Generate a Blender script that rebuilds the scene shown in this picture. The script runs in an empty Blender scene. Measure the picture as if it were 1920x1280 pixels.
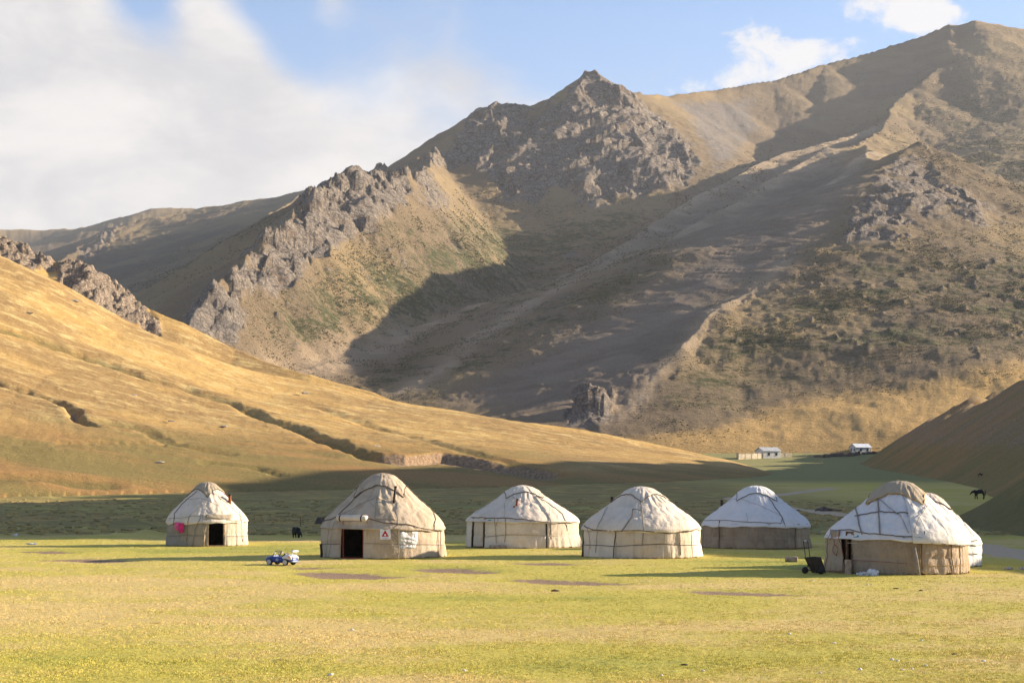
import bpy, bmesh, math, random
import numpy as np
from mathutils import Vector, Matrix

R_ = math.radians
S = bpy.context.scene
COL = S.collection
rng = np.random.default_rng(7)
random.seed(7)

# ------------------------------------------------------------------ camera
FPX, PX0, PYH, CZ = 3000.0, 960.0, 920.0, 3.0      # focal length in photo pixels, centre column, horizon row, eye height
cam_d = bpy.data.cameras.new("camera")
cam = bpy.data.objects.new("camera", cam_d)
COL.objects.link(cam)
cam_d.sensor_width = 36.0
cam_d.lens = 36.0 * FPX / 1920.0
cam_d.shift_y = (PYH - 640.0) / 1920.0
cam_d.clip_start = 0.5
cam_d.clip_end = 20000
cam.location = (0, 0, CZ)
cam.rotation_euler = (R_(90), 0, 0)
S.camera = cam

# ------------------------------------------------------------------ sky and sun
SUN_EL, SUN_AZ = R_(16.5), R_(75.5)                # azimuth from +Y (view direction) towards +X (right)
world = bpy.data.worlds.new("World")
S.world = world
world.use_nodes = True
wn = world.node_tree.nodes
wl = world.node_tree.links
for n in list(wn):
    wn.remove(n)
SKY_STRENGTH = 0.092


def wnode(t, **kw):
    n = wn.new(t)
    for k, v in kw.items():
        setattr(n, k, v)
    return n


def wmath(op, a, b=None, c=None):
    n = wn.new('ShaderNodeMath')
    n.operation = op
    for i, v in enumerate((a, b, c)):
        if v is None:
            continue
        if isinstance(v, (int, float)):
            n.inputs[i].default_value = v
        else:
            wl.new(v, n.inputs[i])
    return n.outputs[0]


wo = wnode('ShaderNodeOutputWorld')
bg = wnode('ShaderNodeBackground')
bg.inputs['Strength'].default_value = SKY_STRENGTH
sky = wnode('ShaderNodeTexSky', sky_type='NISHITA', sun_disc=False, sun_elevation=SUN_EL,
            sun_rotation=SUN_AZ, altitude=3200.0, air_density=1.0, dust_density=0.6, ozone_density=1.5)
tc = wnode('ShaderNodeTexCoord')
sep = wnode('ShaderNodeSeparateXYZ')
wl.new(tc.outputs['Generated'], sep.inputs[0])
az = wmath('ARCTAN2', sep.outputs[0], sep.outputs[1])
el = wmath('ARCSINE', sep.outputs[2])


def cloud_noise(scale, detail, rough, off, stretch=1.0):
    cx = wnode('ShaderNodeCombineXYZ')
    wl.new(az, cx.inputs[0])
    wl.new(wmath('MULTIPLY', el, stretch), cx.inputs[1])
    cx.inputs[2].default_value = off
    nz = wnode('ShaderNodeTexNoise')
    nz.inputs['Scale'].default_value = scale
    nz.inputs['Detail'].default_value = detail
    nz.inputs['Roughness'].default_value = rough
    nz.inputs['Distortion'].default_value = 0.25
    wl.new(cx.outputs[0], nz.inputs['Vector'])
    return nz.outputs['Fac']


def blob(px, py, rx, ry, rot=0.0, amp=1.0):
    """soft elliptical bank of cloud around one direction of the sky"""
    a0, e0 = math.atan((px - PX0) / FPX), math.atan((PYH - py) / FPX)
    ca, sa = math.cos(rot), math.sin(rot)
    dx = wmath('SUBTRACT', az, a0)
    dy = wmath('SUBTRACT', el, e0)
    u = wmath('ADD', wmath('MULTIPLY', dx, ca / (rx / FPX)), wmath('MULTIPLY', dy, sa / (rx / FPX)))
    v = wmath('ADD', wmath('MULTIPLY', dx, -sa / (ry / FPX)), wmath('MULTIPLY', dy, ca / (ry / FPX)))
    d2 = wmath('ADD', wmath('MULTIPLY', u, u), wmath('MULTIPLY', v, v))
    return wmath('MULTIPLY', wmath('POWER', 2.7183, wmath('MULTIPLY', d2, -1.0)), amp)


def wsum(vals):
    o = vals[0]
    for v in vals[1:]:
        o = wmath('ADD', o, v)   # v may be a socket or a number
    return o


def wsmooth(v, a, b):
    n = wnode('ShaderNodeMapRange', interpolation_type='SMOOTHSTEP')
    wl.new(v, n.inputs[0])
    n.inputs[1].default_value = a
    n.inputs[2].default_value = b
    return n.outputs[0]


# soft stratus bank (left) and two small cumulus (right); elsewhere the same noise gives scattered cloud
soft = wsum([blob(120, 330, 640, 270, -0.25, 0.72), blob(40, 60, 190, 170, 0, 0.42), blob(420, 90, 55, 170, 0.75, 0.42),
             blob(700, 300, 260, 110, -0.5, 0.22), blob(620, -10, 40, 60, 0, 0.22), blob(880, 150, 260, 90, -0.5, 0.2), blob(265, 15, 70, 75, -0.5, -0.45),
             blob(520, 60, 70, 110, 0.5, -0.16), blob(1150, 40, 420, 170, 0.1, -0.2), blob(1850, 60, 300, 300, 0, -0.22), 0.16,
             wmath('MULTIPLY', wmath('SUBTRACT', cloud_noise(7.0, 6.0, 0.55, 3.1, 1.6), 0.5), 1.2)])
soft_m = wsmooth(soft, 0.12, 0.62)
cum = wsum([blob(1440, 118, 115, 66, -0.35, 0.58), blob(1310, 165, 70, 28, 0, 0.30), blob(1545, 110, 60, 40, -0.3, 0.25),
            blob(1690, 55, 100, 52, -0.1, 0.62), blob(1790, 60, 70, 30, 0, 0.35), blob(350, 45, 70, 60, 0, 0.18),
            wmath('MULTIPLY', wmath('SUBTRACT', cloud_noise(30.0, 7.0, 0.62, 9.7, 1.3), 0.5), 1.5)])
cum_m = wsmooth(cum, 0.30, 0.62)
haze_m = wmath('MULTIPLY', wsmooth(el, 0.36, 0.04), 0.85)
shade = cloud_noise(9.0, 7.0, 0.6, 21.0, 2.0)
ccol = wnode('ShaderNodeMixRGB')
wl.new(wsmooth(shade, 0.35, 0.65), ccol.inputs[0])
ccol.inputs[1].default_value = (2.6, 2.55, 2.6, 1)
ccol.inputs[2].default_value = (3.5, 3.34, 3.22, 1)
mh = wnode('ShaderNodeMixRGB')
wl.new(haze_m, mh.inputs[0])
wl.new(sky.outputs[0], mh.inputs[1])
mh.inputs[2].default_value = (1.95, 2.12, 2.45, 1)
m1 = wnode('ShaderNodeMixRGB')
wl.new(wmath('MULTIPLY', soft_m, 0.94), m1.inputs[0])
wl.new(mh.outputs[0], m1.inputs[1])
wl.new(ccol.outputs[0], m1.inputs[2])
m2 = wnode('ShaderNodeMixRGB')
wl.new(wmath('MULTIPLY', cum_m, 0.9), m2.inputs[0])
wl.new(m1.outputs[0], m2.inputs[1])
m2.inputs[2].default_value = (3.55, 3.45, 3.42, 1)
wl.new(m2.outputs[0], bg.inputs['Color'])
wl.new(bg.outputs[0], wo.inputs[0])

sun_d = bpy.data.lights.new("sun", 'SUN')
sun_d.energy = 5.0
sun_d.angle = R_(0.53)
sun_d.color = (1.0, 0.85, 0.65)
sun = bpy.data.objects.new("sun", sun_d)
COL.objects.link(sun)
sdir = Vector((math.sin(SUN_AZ) * math.cos(SUN_EL), math.cos(SUN_AZ) * math.cos(SUN_EL), math.sin(SUN_EL)))
sun.rotation_euler = (-sdir).to_track_quat('-Z', 'Y').to_euler()
sun.location = (200, 0, 300)

vs = S.view_settings
vs.view_transform = 'Standard'
vs.look = 'None'
vs.exposure = 1.5
vs.gamma = 1.0
vs.use_curve_mapping = False
S.cycles.max_bounces = 6
S.cycles.diffuse_bounces = 3
S.cycles.use_denoising = True


# ------------------------------------------------------------------ helpers: points, noise
def P(px, py, d):
    return (float((px - PX0) / FPX * d), float(d), float(CZ + (PYH - py) / FPX * d))


_perm = np.random.default_rng(11).permutation(256).astype(np.int32)
_perm = np.concatenate([_perm, _perm, _perm])
_ga = np.random.default_rng(12).uniform(0, 2 * np.pi, 256).astype(np.float32)
_gx, _gy = np.cos(_ga), np.sin(_ga)


def perlin(x, y, seed=0):
    x = np.asarray(x, np.float64); y = np.asarray(y, np.float64)
    xi = np.floor(x); yi = np.floor(y)
    xf = (x - xi).astype(np.float32); yf = (y - yi).astype(np.float32)
    xi = (xi.astype(np.int64) + seed * 37) & 255; yi = (yi.astype(np.int64) + seed * 91) & 255
    u = xf * xf * xf * (xf * (xf * 6 - 15) + 10)
    v = yf * yf * yf * (yf * (yf * 6 - 15) + 10)

    def g(ix, iy, dx, dy):
        h = _perm[_perm[ix] + iy]
        return _gx[h] * dx + _gy[h] * dy
    x1 = (xi + 1) & 255; y1 = (yi + 1) & 255
    a = g(xi, yi, xf, yf); b = g(x1, yi, xf - 1, yf)
    c = g(xi, y1, xf, yf - 1); d = g(x1, y1, xf - 1, yf - 1)
    return ((a + u * (b - a)) + v * ((c + u * (d - c)) - (a + u * (b - a)))) * 1.5


def fbm(x, y, octv=4, seed=0, gain=0.5, lac=2.03):
    s = 0.0; a = 1.0; t = 0.0
    c, sn = math.cos(0.6), math.sin(0.6)
    for i in range(octv):
        s = s + a * perlin(x, y, seed + i)
        t += a
        a *= gain
        x, y = (x * c - y * sn) * lac, (x * sn + y * c) * lac
    return s / t


def ridged(x, y, octv=4, seed=0, gain=0.55, lac=2.1):
    s = 0.0; a = 1.0; t = 0.0
    c, sn = math.cos(0.7), math.sin(0.7)
    for i in range(octv):
        s = s + a * (1.0 - np.abs(perlin(x, y, seed + i)) * 1.6)
        t += a
        a *= gain
        x, y = (x * c - y * sn) * lac, (x * sn + y * c) * lac
    return s / t


def slabs(x, y, seed=0, tilt=0.7):
    """broken rock: every cell a flat block with its own height and tilt, about -0.6 to 0.6"""
    xi = np.floor(x); yi = np.floor(y)
    best = np.full(x.shape, 1e9); val = np.zeros(x.shape)
    for dx in (-1, 0, 1):
        for dy in (-1, 0, 1):
            cx = xi + dx; cy = yi + dy
            a = (cx.astype(np.int64) + seed * 37) & 255; b = (cy.astype(np.int64) + seed * 91) & 255
            h = _perm[_perm[a] + b]
            h2 = _perm[h + 57]; h3 = _perm[h + 131]; h4 = _perm[h + 199]
            ox = x - cx - 0.15 - 0.7 * h / 255.0; oy = y - cy - 0.15 - 0.7 * h2 / 255.0
            d = ox * ox + oy * oy
            v = (h3 / 255.0 - 0.5) * 0.8 + tilt * (ox * (h4 / 127.5 - 1) + oy * (h / 127.5 - 1))
            m = d < best
            best = np.where(m, d, best); val = np.where(m, v, val)
    return val


def sstep(v, a, b):
    t = np.clip((v - a) / (b - a), 0, 1)
    return t * t * (3 - 2 * t)


def smax(a, b, k):
    h = np.maximum(k - np.abs(a - b), 0) / k
    return np.maximum(a, b) + h * h * k * 0.25


def in_poly(x, y, poly):
    r = np.zeros(x.shape, bool)
    n = len(poly)
    for i in range(n):
        x0, y0 = poly[i]; x1, y1 = poly[(i + 1) % n]
        if y0 == y1:
            continue
        c = ((y0 > y) != (y1 > y)) & (x < (x1 - x0) * (y - y0) / (y1 - y0) + x0)
        r ^= c
    return r


def soft_poly(x, y, poly, w=8.0):
    """1 inside a polygon, falling to 0 over w outside"""
    ins = in_poly(x, y, poly)
    d2 = np.full(x.shape, 1e12)
    n = len(poly)
    for i in range(n):
        x0, y0 = poly[i]; x1, y1 = poly[(i + 1) % n]
        ex, ey = x1 - x0, y1 - y0
        t = np.clip(((x - x0) * ex + (y - y0) * ey) / (ex * ex + ey * ey + 1e-9), 0, 1)
        d2 = np.minimum(d2, (x - x0 - t * ex) ** 2 + (y - y0 - t * ey) ** 2)
    d = np.sqrt(d2)
    return np.where(ins, np.clip(0.5 + d / w * 0.5, 0, 1), np.clip(0.5 - d / w * 0.5, 0, 1))


def line_dist(x, y, pts):
    d2 = np.full(x.shape, 1e12)
    for (x0, y0), (x1, y1) in zip(pts[:-1], pts[1:]):
        ex, ey = x1 - x0, y1 - y0
        t = np.clip(((x - x0) * ex + (y - y0) * ey) / (ex * ex + ey * ey + 1e-9), 0, 1)
        d2 = np.minimum(d2, (x - x0 - t * ex) ** 2 + (y - y0 - t * ey) ** 2)
    return np.sqrt(d2)


def obj_link(o, parent=None):
    COL.objects.link(o)
    if parent is not None:
        o.parent = parent
    return o


def grid_mesh(name, X, Y, Z, attrs=None, mat=None, smooth=True, parent=None, wrap=False):
    """one mesh from a 2-D array of points (rows x columns)"""
    nr, nc = X.shape
    co = np.empty((nr * nc, 3), np.float32)
    co[:, 0] = X.ravel(); co[:, 1] = Y.ravel(); co[:, 2] = Z.ravel()
    idx = np.arange(nr * nc, dtype=np.int32).reshape(nr, nc)
    if wrap:
        idx = np.concatenate([idx, idx[:, :1]], 1)
    q = np.stack([idx[:-1, :-1], idx[:-1, 1:], idx[1:, 1:], idx[1:, :-1]], -1).reshape(-1, 4)
    me = bpy.data.meshes.new(name)
    me.vertices.add(len(co)); me.vertices.foreach_set('co', co.ravel())
    me.loops.add(q.size); me.loops.foreach_set('vertex_index', q.ravel())
    me.polygons.add(len(q))
    me.polygons.foreach_set('loop_start', np.arange(0, q.size, 4, dtype=np.int32))
    me.polygons.foreach_set('loop_total', np.full(len(q), 4, np.int32))
    if smooth:
        me.polygons.foreach_set('use_smooth', np.ones(len(q), bool))
    for k, v in (attrs or {}).items():
        a = me.attributes.new(k, 'FLOAT', 'POINT')
        a.data.foreach_set('value', np.ascontiguousarray(v.ravel(), np.float32))
    me.update(calc_edges=True)
    o = bpy.data.objects.new(name, me)
    if mat:
        me.materials.append(mat)
    return obj_link(o, parent)


# ------------------------------------------------------------------ materials
class M:
    """small node builder"""
    def __init__(self, name, rough=0.9):
        self.m = bpy.data.materials.new(name)
        self.m.use_nodes = True
        self.t = self.m.node_tree
        self.b = self.t.nodes['Principled BSDF']
        self.b.inputs['Roughness'].default_value = rough
        self.b.inputs['Specular IOR Level'].default_value = 0.15

    def n(self, t, **kw):
        x = self.t.nodes.new(t)
        for k, v in kw.items():
            setattr(x, k, v)
        return x

    def link(self, a, b):
        self.t.links.new(a, b)

    def set(self, sock, v):
        if isinstance(v, (int, float)):
            sock.default_value = v
        elif isinstance(v, tuple):
            sock.default_value = v if len(v) == 4 or sock.type == 'VECTOR' else (*v, 1)
        else:
            self.link(v, sock)

    def pos(self):
        return self.n('ShaderNodeNewGeometry').outputs['Position']

    def obj(self):
        return self.n('ShaderNodeTexCoord').outputs['Object']

    def vmul(self, v, s):
        x = self.n('ShaderNodeVectorMath', operation='MULTIPLY')
        self.link(v, x.inputs[0])
        x.inputs[1].default_value = s
        return x.outputs[0]

    def noise(self, vec, scale, detail=4.0, rough=0.55, dist=0.0):
        x = self.n('ShaderNodeTexNoise')
        self.link(vec, x.inputs['Vector'])
        x.inputs['Scale'].default_value = scale
        x.inputs['Detail'].default_value = detail
        x.inputs['Roughness'].default_value = rough
        x.inputs['Distortion'].default_value = dist
        return x.outputs['Fac']

    def voro(self, vec, scale, feature='F1'):
        x = self.n('ShaderNodeTexVoronoi', feature=feature)
        self.link(vec, x.inputs['Vector'])
        x.inputs['Scale'].default_value = scale
        return x.outputs['Distance']

    def ss(self, v, a, b, lo=0.0, hi=1.0):
        x = self.n('ShaderNodeMapRange', interpolation_type='SMOOTHSTEP')
        self.link(v, x.inputs[0])
        for i, k in enumerate((a, b, lo, hi)):
            x.inputs[i + 1].default_value = k
        return x.outputs[0]

    def math(self, op, a, b=None):
        x = self.n('ShaderNodeMath', operation=op)
        self.set(x.inputs[0], a)
        if b is not None:
            self.set(x.inputs[1], b)
        return x.outputs[0]

    def mix(self, f, a, b, mode='MIX'):
        x = self.n('ShaderNodeMixRGB', blend_type=mode)
        self.set(x.inputs[0], f); self.set(x.inputs[1], a); self.set(x.inputs[2], b)
        return x.outputs[0]

    def attr(self, name):
        return self.n('ShaderNodeAttribute', attribute_name=name).outputs['Fac']

    def color(self, c):
        self.set(self.b.inputs['Base Color'], c)

    def bump(self, h, strength=0.5, dist=0.05):
        x = self.n('ShaderNodeBump')
        x.inputs['Strength'].default_value = strength
        x.inputs['Distance'].default_value = dist
        self.link(h, x.inputs['Height'])
        self.link(x.outputs[0], self.b.inputs['Normal'])


def flat(name, col, rough=0.8, var=0.15, scale=6.0, metallic=0.0, spec=0.2):
    """plain material with uneven tone"""
    m = M(name, rough)
    v = m.obj()
    n = m.noise(v, scale, 4, 0.6)
    d = tuple(c * (1 - var) for c in col); l = tuple(min(1, c * (1 + var)) for c in col)
    m.color(m.mix(m.ss(n, 0.35, 0.65), d, l))
    m.b.inputs['Metallic'].default_value = metallic
    m.b.inputs['Specular IOR Level'].default_value = spec
    return m.m


def grass_colours(m, v, inst=False):
    """meadow colour from world position: straw, yellow-green and green in drifts"""
    st = m.vmul(v, (0.55, 1.0, 1.0))
    big = m.noise(st, 0.085, 3, 0.55)
    mid = m.noise(st, 0.35, 4, 0.6)
    fine = m.noise(v, 3.2, 5, 0.7)
    speck = m.noise(v, 17.0, 3, 0.7)
    green = m.n('ShaderNodeAttribute', attribute_name='green', attribute_type='INSTANCER' if inst else 'GEOMETRY').outputs['Fac']
    g = m.math('ADD', m.math('MULTIPLY', m.math('SUBTRACT', big, 0.5), 1.5), m.math('MULTIPLY', m.math('SUBTRACT', mid, 0.5), 1.3))
    g = m.math('ADD', g, m.math('MULTIPLY', m.math('SUBTRACT', fine, 0.5), 0.9))
    g = m.math('ADD', g, green)
    return g, fine, speck


def mat_ground():
    m = M('meadow', 0.95)
    v = m.pos()
    g, fine, speck = grass_colours(m, v)
    straw, yg, gr = (0.63, 0.47, 0.19), (0.52, 0.44, 0.095), (0.31, 0.32, 0.07)
    c = m.mix(m.ss(g, 0.15, 0.6), straw, yg)
    c = m.mix(m.ss(g, 0.65, 1.15), c, gr)
    # marsh: dark tussocks and rusty sedge
    mz = m.attr('marsh')
    ms = m.noise(m.vmul(v, (0.5, 1, 1)), 0.35, 6, 0.7)
    mb = m.noise(m.vmul(v, (0.25, 1, 1)), 0.045, 4, 0.6)
    mc = m.mix(m.ss(mb, 0.38, 0.62), (0.43, 0.375, 0.105), (0.54, 0.33, 0.11))
    mc = m.mix(m.ss(ms, 0.42, 0.66), (0.26, 0.205, 0.075), mc)
    c = m.mix(mz, c, mc)
    c = m.mix(m.ss(m.attr('lush'), 0.0, 1.0), c, m.mix(m.ss(fine, 0.35, 0.65), (0.22, 0.21, 0.075), (0.31, 0.275, 0.11)))
    # bare soil and gravel road
    so = m.math('ADD', m.attr('soil'), m.math('MULTIPLY', m.math('SUBTRACT', fine, 0.5), 0.9))
    c = m.mix(m.ss(so, 0.42, 0.68), c, m.mix(m.ss(speck, 0.35, 0.7), (0.20, 0.13, 0.085), (0.40, 0.28, 0.19)))
    ro = m.math('ADD', m.attr('road'), m.math('MULTIPLY', m.math('SUBTRACT', fine, 0.5), 0.8))
    c = m.mix(m.ss(ro, 0.4, 0.65), c, m.mix(m.ss(speck, 0.3, 0.75), (0.46, 0.34, 0.22), (0.70, 0.54, 0.38)))
    c = m.mix(0.4, c, m.mix(m.ss(speck, 0.25, 0.75), (0.6, 0.6, 0.55), (1, 1, 1)), 'MULTIPLY')
    m.color(c)
    h = m.math('ADD', m.math('MULTIPLY', fine, 1.0), m.math('MULTIPLY', speck, 0.5))
    m.bump(h, 0.9, 0.06)
    return m.m


def mat_hill():
    m = M('dry_grass_hill', 0.95)
    v = m.pos()
    st = m.vmul(v, (0.30, 1.0, 0.8))
    a = m.noise(st, 0.05, 5, 0.62)
    b = m.noise(st, 0.30, 5, 0.68, 0.4)
    f = m.noise(v, 1.6, 5, 0.75)
    gold, straw, brown = (0.50, 0.32, 0.11), (0.62, 0.46, 0.20), (0.33, 0.21, 0.085)
    c = m.mix(m.ss(a, 0.40, 0.62), brown, gold)
    c = m.mix(m.ss(b, 0.46, 0.70), c, straw)
    sk = m.noise(m.vmul(v, (0.35, 1.0, 1.0)), 1.1, 6, 0.72, 0.6)
    c = m.mix(m.ss(sk, 0.50, 0.72, 0.0, 0.75), c, (0.25, 0.155, 0.055))
    c = m.mix(m.ss(sk, 0.46, 0.30, 0.0, 0.5), c, (0.68, 0.51, 0.24))
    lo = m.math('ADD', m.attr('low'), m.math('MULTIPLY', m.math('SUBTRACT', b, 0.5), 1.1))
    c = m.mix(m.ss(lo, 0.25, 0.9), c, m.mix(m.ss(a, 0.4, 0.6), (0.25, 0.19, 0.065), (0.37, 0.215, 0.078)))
    c = m.mix(m.ss(m.math('ADD', m.attr('lush'), m.math('MULTIPLY', m.math('SUBTRACT', b, 0.5), 0.8)), 0.2, 0.8), c, (0.165, 0.145, 0.05))
    so = m.math('ADD', m.attr('soil'), m.math('MULTIPLY', m.math('SUBTRACT', f, 0.5), 0.9))
    c = m.mix(m.ss(so, 0.35, 0.7), c, m.mix(m.ss(f, 0.35, 0.65), (0.25, 0.165, 0.10), (0.36, 0.25, 0.155)))
    r = m.math('ADD', m.attr('rock'), m.math('MULTIPLY', m.math('SUBTRACT', b, 0.5), 0.9))
    cr = m.voro(m.vmul(v, (1, 1, 0.6)), 0.42, 'DISTANCE_TO_EDGE')
    rk = m.mix(m.ss(f, 0.35, 0.68), (0.16, 0.12, 0.088), (0.38, 0.30, 0.222))
    rk = m.mix(m.ss(cr, 0.0, 0.10, 0.6, 0.0), rk, (0.06, 0.05, 0.045))
    c = m.mix(m.ss(r, 0.38, 0.58), c, rk)
    c = m.mix(0.6, c, m.mix(m.ss(f, 0.28, 0.72), (0.55, 0.52, 0.5), (1.05, 1.05, 1.05)), 'MULTIPLY')
    m.color(c)
    m.bump(m.math('ADD', f, m.math('MULTIPLY', b, 1.5)), 0.8, 0.25)
    return m.m


def mat_mountain():
    m = M('mountain_slope', 0.95)
    v = m.pos()
    a = m.noise(v, 0.006, 5, 0.6)
    b = m.noise(m.vmul(v, (0.55, 1.0, 1.5)), 0.035, 6, 0.68, 0.5)
    f = m.noise(m.vmul(v, (0.5, 1, 1.4)), 0.26, 6, 0.75, 0.3)
    s = m.noise(v, 0.9, 4, 0.75)
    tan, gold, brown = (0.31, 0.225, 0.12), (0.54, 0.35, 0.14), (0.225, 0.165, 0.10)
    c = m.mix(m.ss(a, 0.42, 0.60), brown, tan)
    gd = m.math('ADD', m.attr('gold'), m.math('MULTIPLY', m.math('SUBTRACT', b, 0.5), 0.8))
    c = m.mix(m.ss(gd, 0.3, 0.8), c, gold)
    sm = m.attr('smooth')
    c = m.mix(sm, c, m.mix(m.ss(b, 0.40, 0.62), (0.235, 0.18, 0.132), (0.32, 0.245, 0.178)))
    c = m.mix(m.math('MULTIPLY', m.attr('pale'), 0.8), c, m.mix(m.ss(b, 0.4, 0.62), (0.40, 0.30, 0.20), (0.52, 0.39, 0.26)))
    # dwarf shrubs: dark olive speckle
    sh = m.math('ADD', m.math('SUBTRACT', m.attr('shrub'), m.math('MULTIPLY', m.attr('pale'), 0.5)), m.math('ADD', m.math('MULTIPLY', m.math('SUBTRACT', f, 0.5), 2.2), m.math('MULTIPLY', m.math('SUBTRACT', b, 0.5), 1.6)))
    c = m.mix(m.ss(sh, 0.45, 0.85), c, m.mix(m.ss(s, 0.35, 0.65), (0.052, 0.058, 0.024), (0.11, 0.108, 0.045)))
    sc = m.math('ADD', m.attr('scree'), m.math('MULTIPLY', m.math('SUBTRACT', b, 0.5), 0.9))
    c = m.mix(m.ss(sc, 0.4, 0.75), c, m.mix(m.ss(s, 0.35, 0.65), (0.17, 0.145, 0.125), (0.27, 0.235, 0.205)))
    r = m.math('ADD', m.attr('rock'), m.math('MULTIPLY', m.math('SUBTRACT', f, 0.5), 1.1))
    cr = m.voro(m.vmul(v, (1.0, 1.0, 0.55)), 0.16, 'DISTANCE_TO_EDGE')
    rk = m.mix(m.ss(f, 0.38, 0.66), (0.135, 0.11, 0.092), (0.31, 0.26, 0.212))
    rk = m.mix(m.ss(s, 0.5, 0.72), rk, (0.42, 0.355, 0.29))
    rk = m.mix(m.ss(b, 0.52, 0.68, 0.0, 0.7), rk, (0.20, 0.135, 0.085))
    rk = m.mix(m.ss(b, 0.44, 0.32, 0.0, 0.6), rk, (0.17, 0.155, 0.145))
    rk = m.mix(m.ss(cr, 0.0, 0.09, 0.6, 0.0), rk, (0.055, 0.048, 0.045))
    c = m.mix(m.ss(r, 0.38, 0.62), c, rk)
    c = m.mix(0.5, c, m.mix(m.ss(s, 0.28, 0.72), (0.55, 0.55, 0.55), (1.05, 1.05, 1.05)), 'MULTIPLY')
    m.color(c)
    h = m.math('ADD', m.math('MULTIPLY', f, 1.6), m.math('MULTIPLY', s, 0.6))
    m.bump(h, 1.0, 1.6)
    return m.m


def mat_grass():
    m = M('grass_blades', 0.85)
    v = m.pos()
    g, fine, speck = grass_colours(m, v, True)
    rnd = m.n('ShaderNodeObjectInfo').outputs['Random']
    g = m.math('ADD', g, m.math('MULTIPLY', m.math('SUBTRACT', rnd, 0.5), 0.5))
    c = m.mix(m.ss(g, 0.15, 0.6), (0.68, 0.515, 0.21), (0.56, 0.475, 0.105))
    c = m.mix(m.ss(g, 0.65, 1.15), c, (0.34, 0.35, 0.08))
    m.color(c)
    return m.m


MAT_GROUND = mat_ground()
MAT_GRASS = mat_grass()
MAT_HILL = mat_hill()
MAT_MTN = mat_mountain()


# ------------------------------------------------------------------ terrain heights
def floor_z(X, Y):
    z = 0.0 * X
    z = z + np.where(Y > 105, (Y - 105) * 0.014 * sstep(Y, 105, 200), 0)
    z = z + np.where(Y > 260, (Y - 260) * 0.019, 0)
    z = z + np.where(Y > 620, (Y - 620) * 0.045, 0)
    return z


def ridge_px(pts):
    return [P(*p) for p in pts]


def ridge_h(X, Y, pts, sl, sr, L=None, cap=1.0):
    """height of the land below one crest line: falls away sideways at slope sl (left of travel) or sr"""
    out = np.full(X.shape, -1e4)
    for (x0, y0, z0), (x1, y1, z1) in zip(pts[:-1], pts[1:]):
        ex, ey = x1 - x0, y1 - y0
        l2 = ex * ex + ey * ey + 1e-9
        tt = ((X - x0) * ex + (Y - y0) * ey) / l2
        t = np.clip(tt, 0, 1)
        dx, dy = X - x0 - t * ex, Y - y0 - t * ey
        d = np.sqrt(dx * dx + dy * dy)
        side = ex * dy - ey * dx
        s = sr + (sl - sr) * (0.5 + 0.5 * np.clip(side / (math.sqrt(l2) * d + 1e-6), -1, 1))
        dr = s * d
        if cap != 1.0 and (x0, y0, z0) == tuple(pts[0]):
            dr = dr * (1 + (cap - 1) * np.clip(-tt * math.sqrt(l2) / (d + 1e-6), 0, 1))
        if L:
            dr = np.minimum(dr, s * L[0] + L[1] * (d - L[0]))
        out = np.maximum(out, z0 + t * (z1 - z0) - dr)
    return out


MC = ridge_px([(740, 325, 1700), (800, 287, 1750), (865, 245, 1800), (890, 208, 1820), (935, 194, 1830), (985, 201, 1850),
               (1030, 186, 1870), (1060, 173, 1880), (1078, 153, 1880), (1094, 143, 1880), (1118, 143, 1882), (1142, 157, 1890), (1200, 176, 1950),
               (1250, 179, 2050), (1330, 169, 2150), (1450, 151, 2230), (1550, 119, 2300), (1650, 91, 2350), (1780, 49, 2400),
               (1830, 39, 2400), (1920, 53, 2400), (2100, 90, 2400), (2500, 160, 2400)])
SR = ridge_px([(1780, 48, 2400), (1779, 86, 2330), (1775, 119, 2260), (1711, 162, 2150), (1671, 200, 2050), (1650, 245, 1900),
               (1617, 273, 1780), (1556, 281, 1700)])
SA = ridge_px([(1556, 281, 1700), (1470, 323, 1620), (1416, 359, 1560), (1330, 406, 1480), (1240, 453, 1400), (1085, 512, 1280),
               (1020, 551, 1220), (920, 605, 1130), (740, 663, 1010), (614, 686, 930), (540, 700, 880)])
SA2 = ridge_px([(1640, 240, 1950), (1463, 288, 1800), (1300, 371, 1600), (1125, 486, 1380), (1050, 535, 1270)])
SB = ridge_px([(1640, 300, 1600), (1560, 350, 1480), (1450, 430, 1330), (1330, 490, 1230), (1240, 533, 1170), (1099, 598, 1080),
               (1024, 630, 1030), (937, 688, 970), (826, 749, 900), (760, 778, 860)])
SC0 = ridge_px([(1617, 273, 1700), (1650, 306, 1500), (1715, 278, 1250)])
SC = ridge_px([(1715, 278, 1250), (1640, 320, 1180), (1600, 360, 1140), (1540, 430, 1060), (1470, 510, 980), (1400, 545, 930),
               (1350, 572, 900), (1280, 650, 830), (1240, 690, 800), (1190, 750, 760), (1140, 805, 730)])
SCR = ridge_px([(1715, 278, 1250), (1760, 318, 1310), (1850, 370, 1400), (1920, 420, 1470), (2100, 520, 1550), (2400, 640, 1600)])
RR = ridge_px([(340, 640, 840), (400, 545, 900), (450, 500, 960), (500, 452, 1010), (560, 400, 1080), (600, 352, 1150), (640, 320, 1190),
               (690, 311, 1230), (735, 328, 1270), (760, 330, 1300), (800, 322, 1500), (815, 292, 1740)])
HH = ridge_px([(60, 520, 2300), (150, 462, 2600), (250, 415, 2800), (370, 390, 2900), (470, 376, 2900), (575, 359, 2900), (700, 335, 2900)])
HS = ridge_px([(575, 359, 2900), (470, 425, 2300), (380, 495, 1800), (300, 550, 1400), (240, 600, 1000)])
FF = ridge_px([(-600, 400, 4100), (-200, 420, 3900), (0, 426, 3900), (90, 428, 3900), (190, 425, 3800), (225, 406, 3500), (290, 388, 3500),
               (360, 386, 3500), (420, 400, 3500), (600, 420, 3500)])

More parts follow.
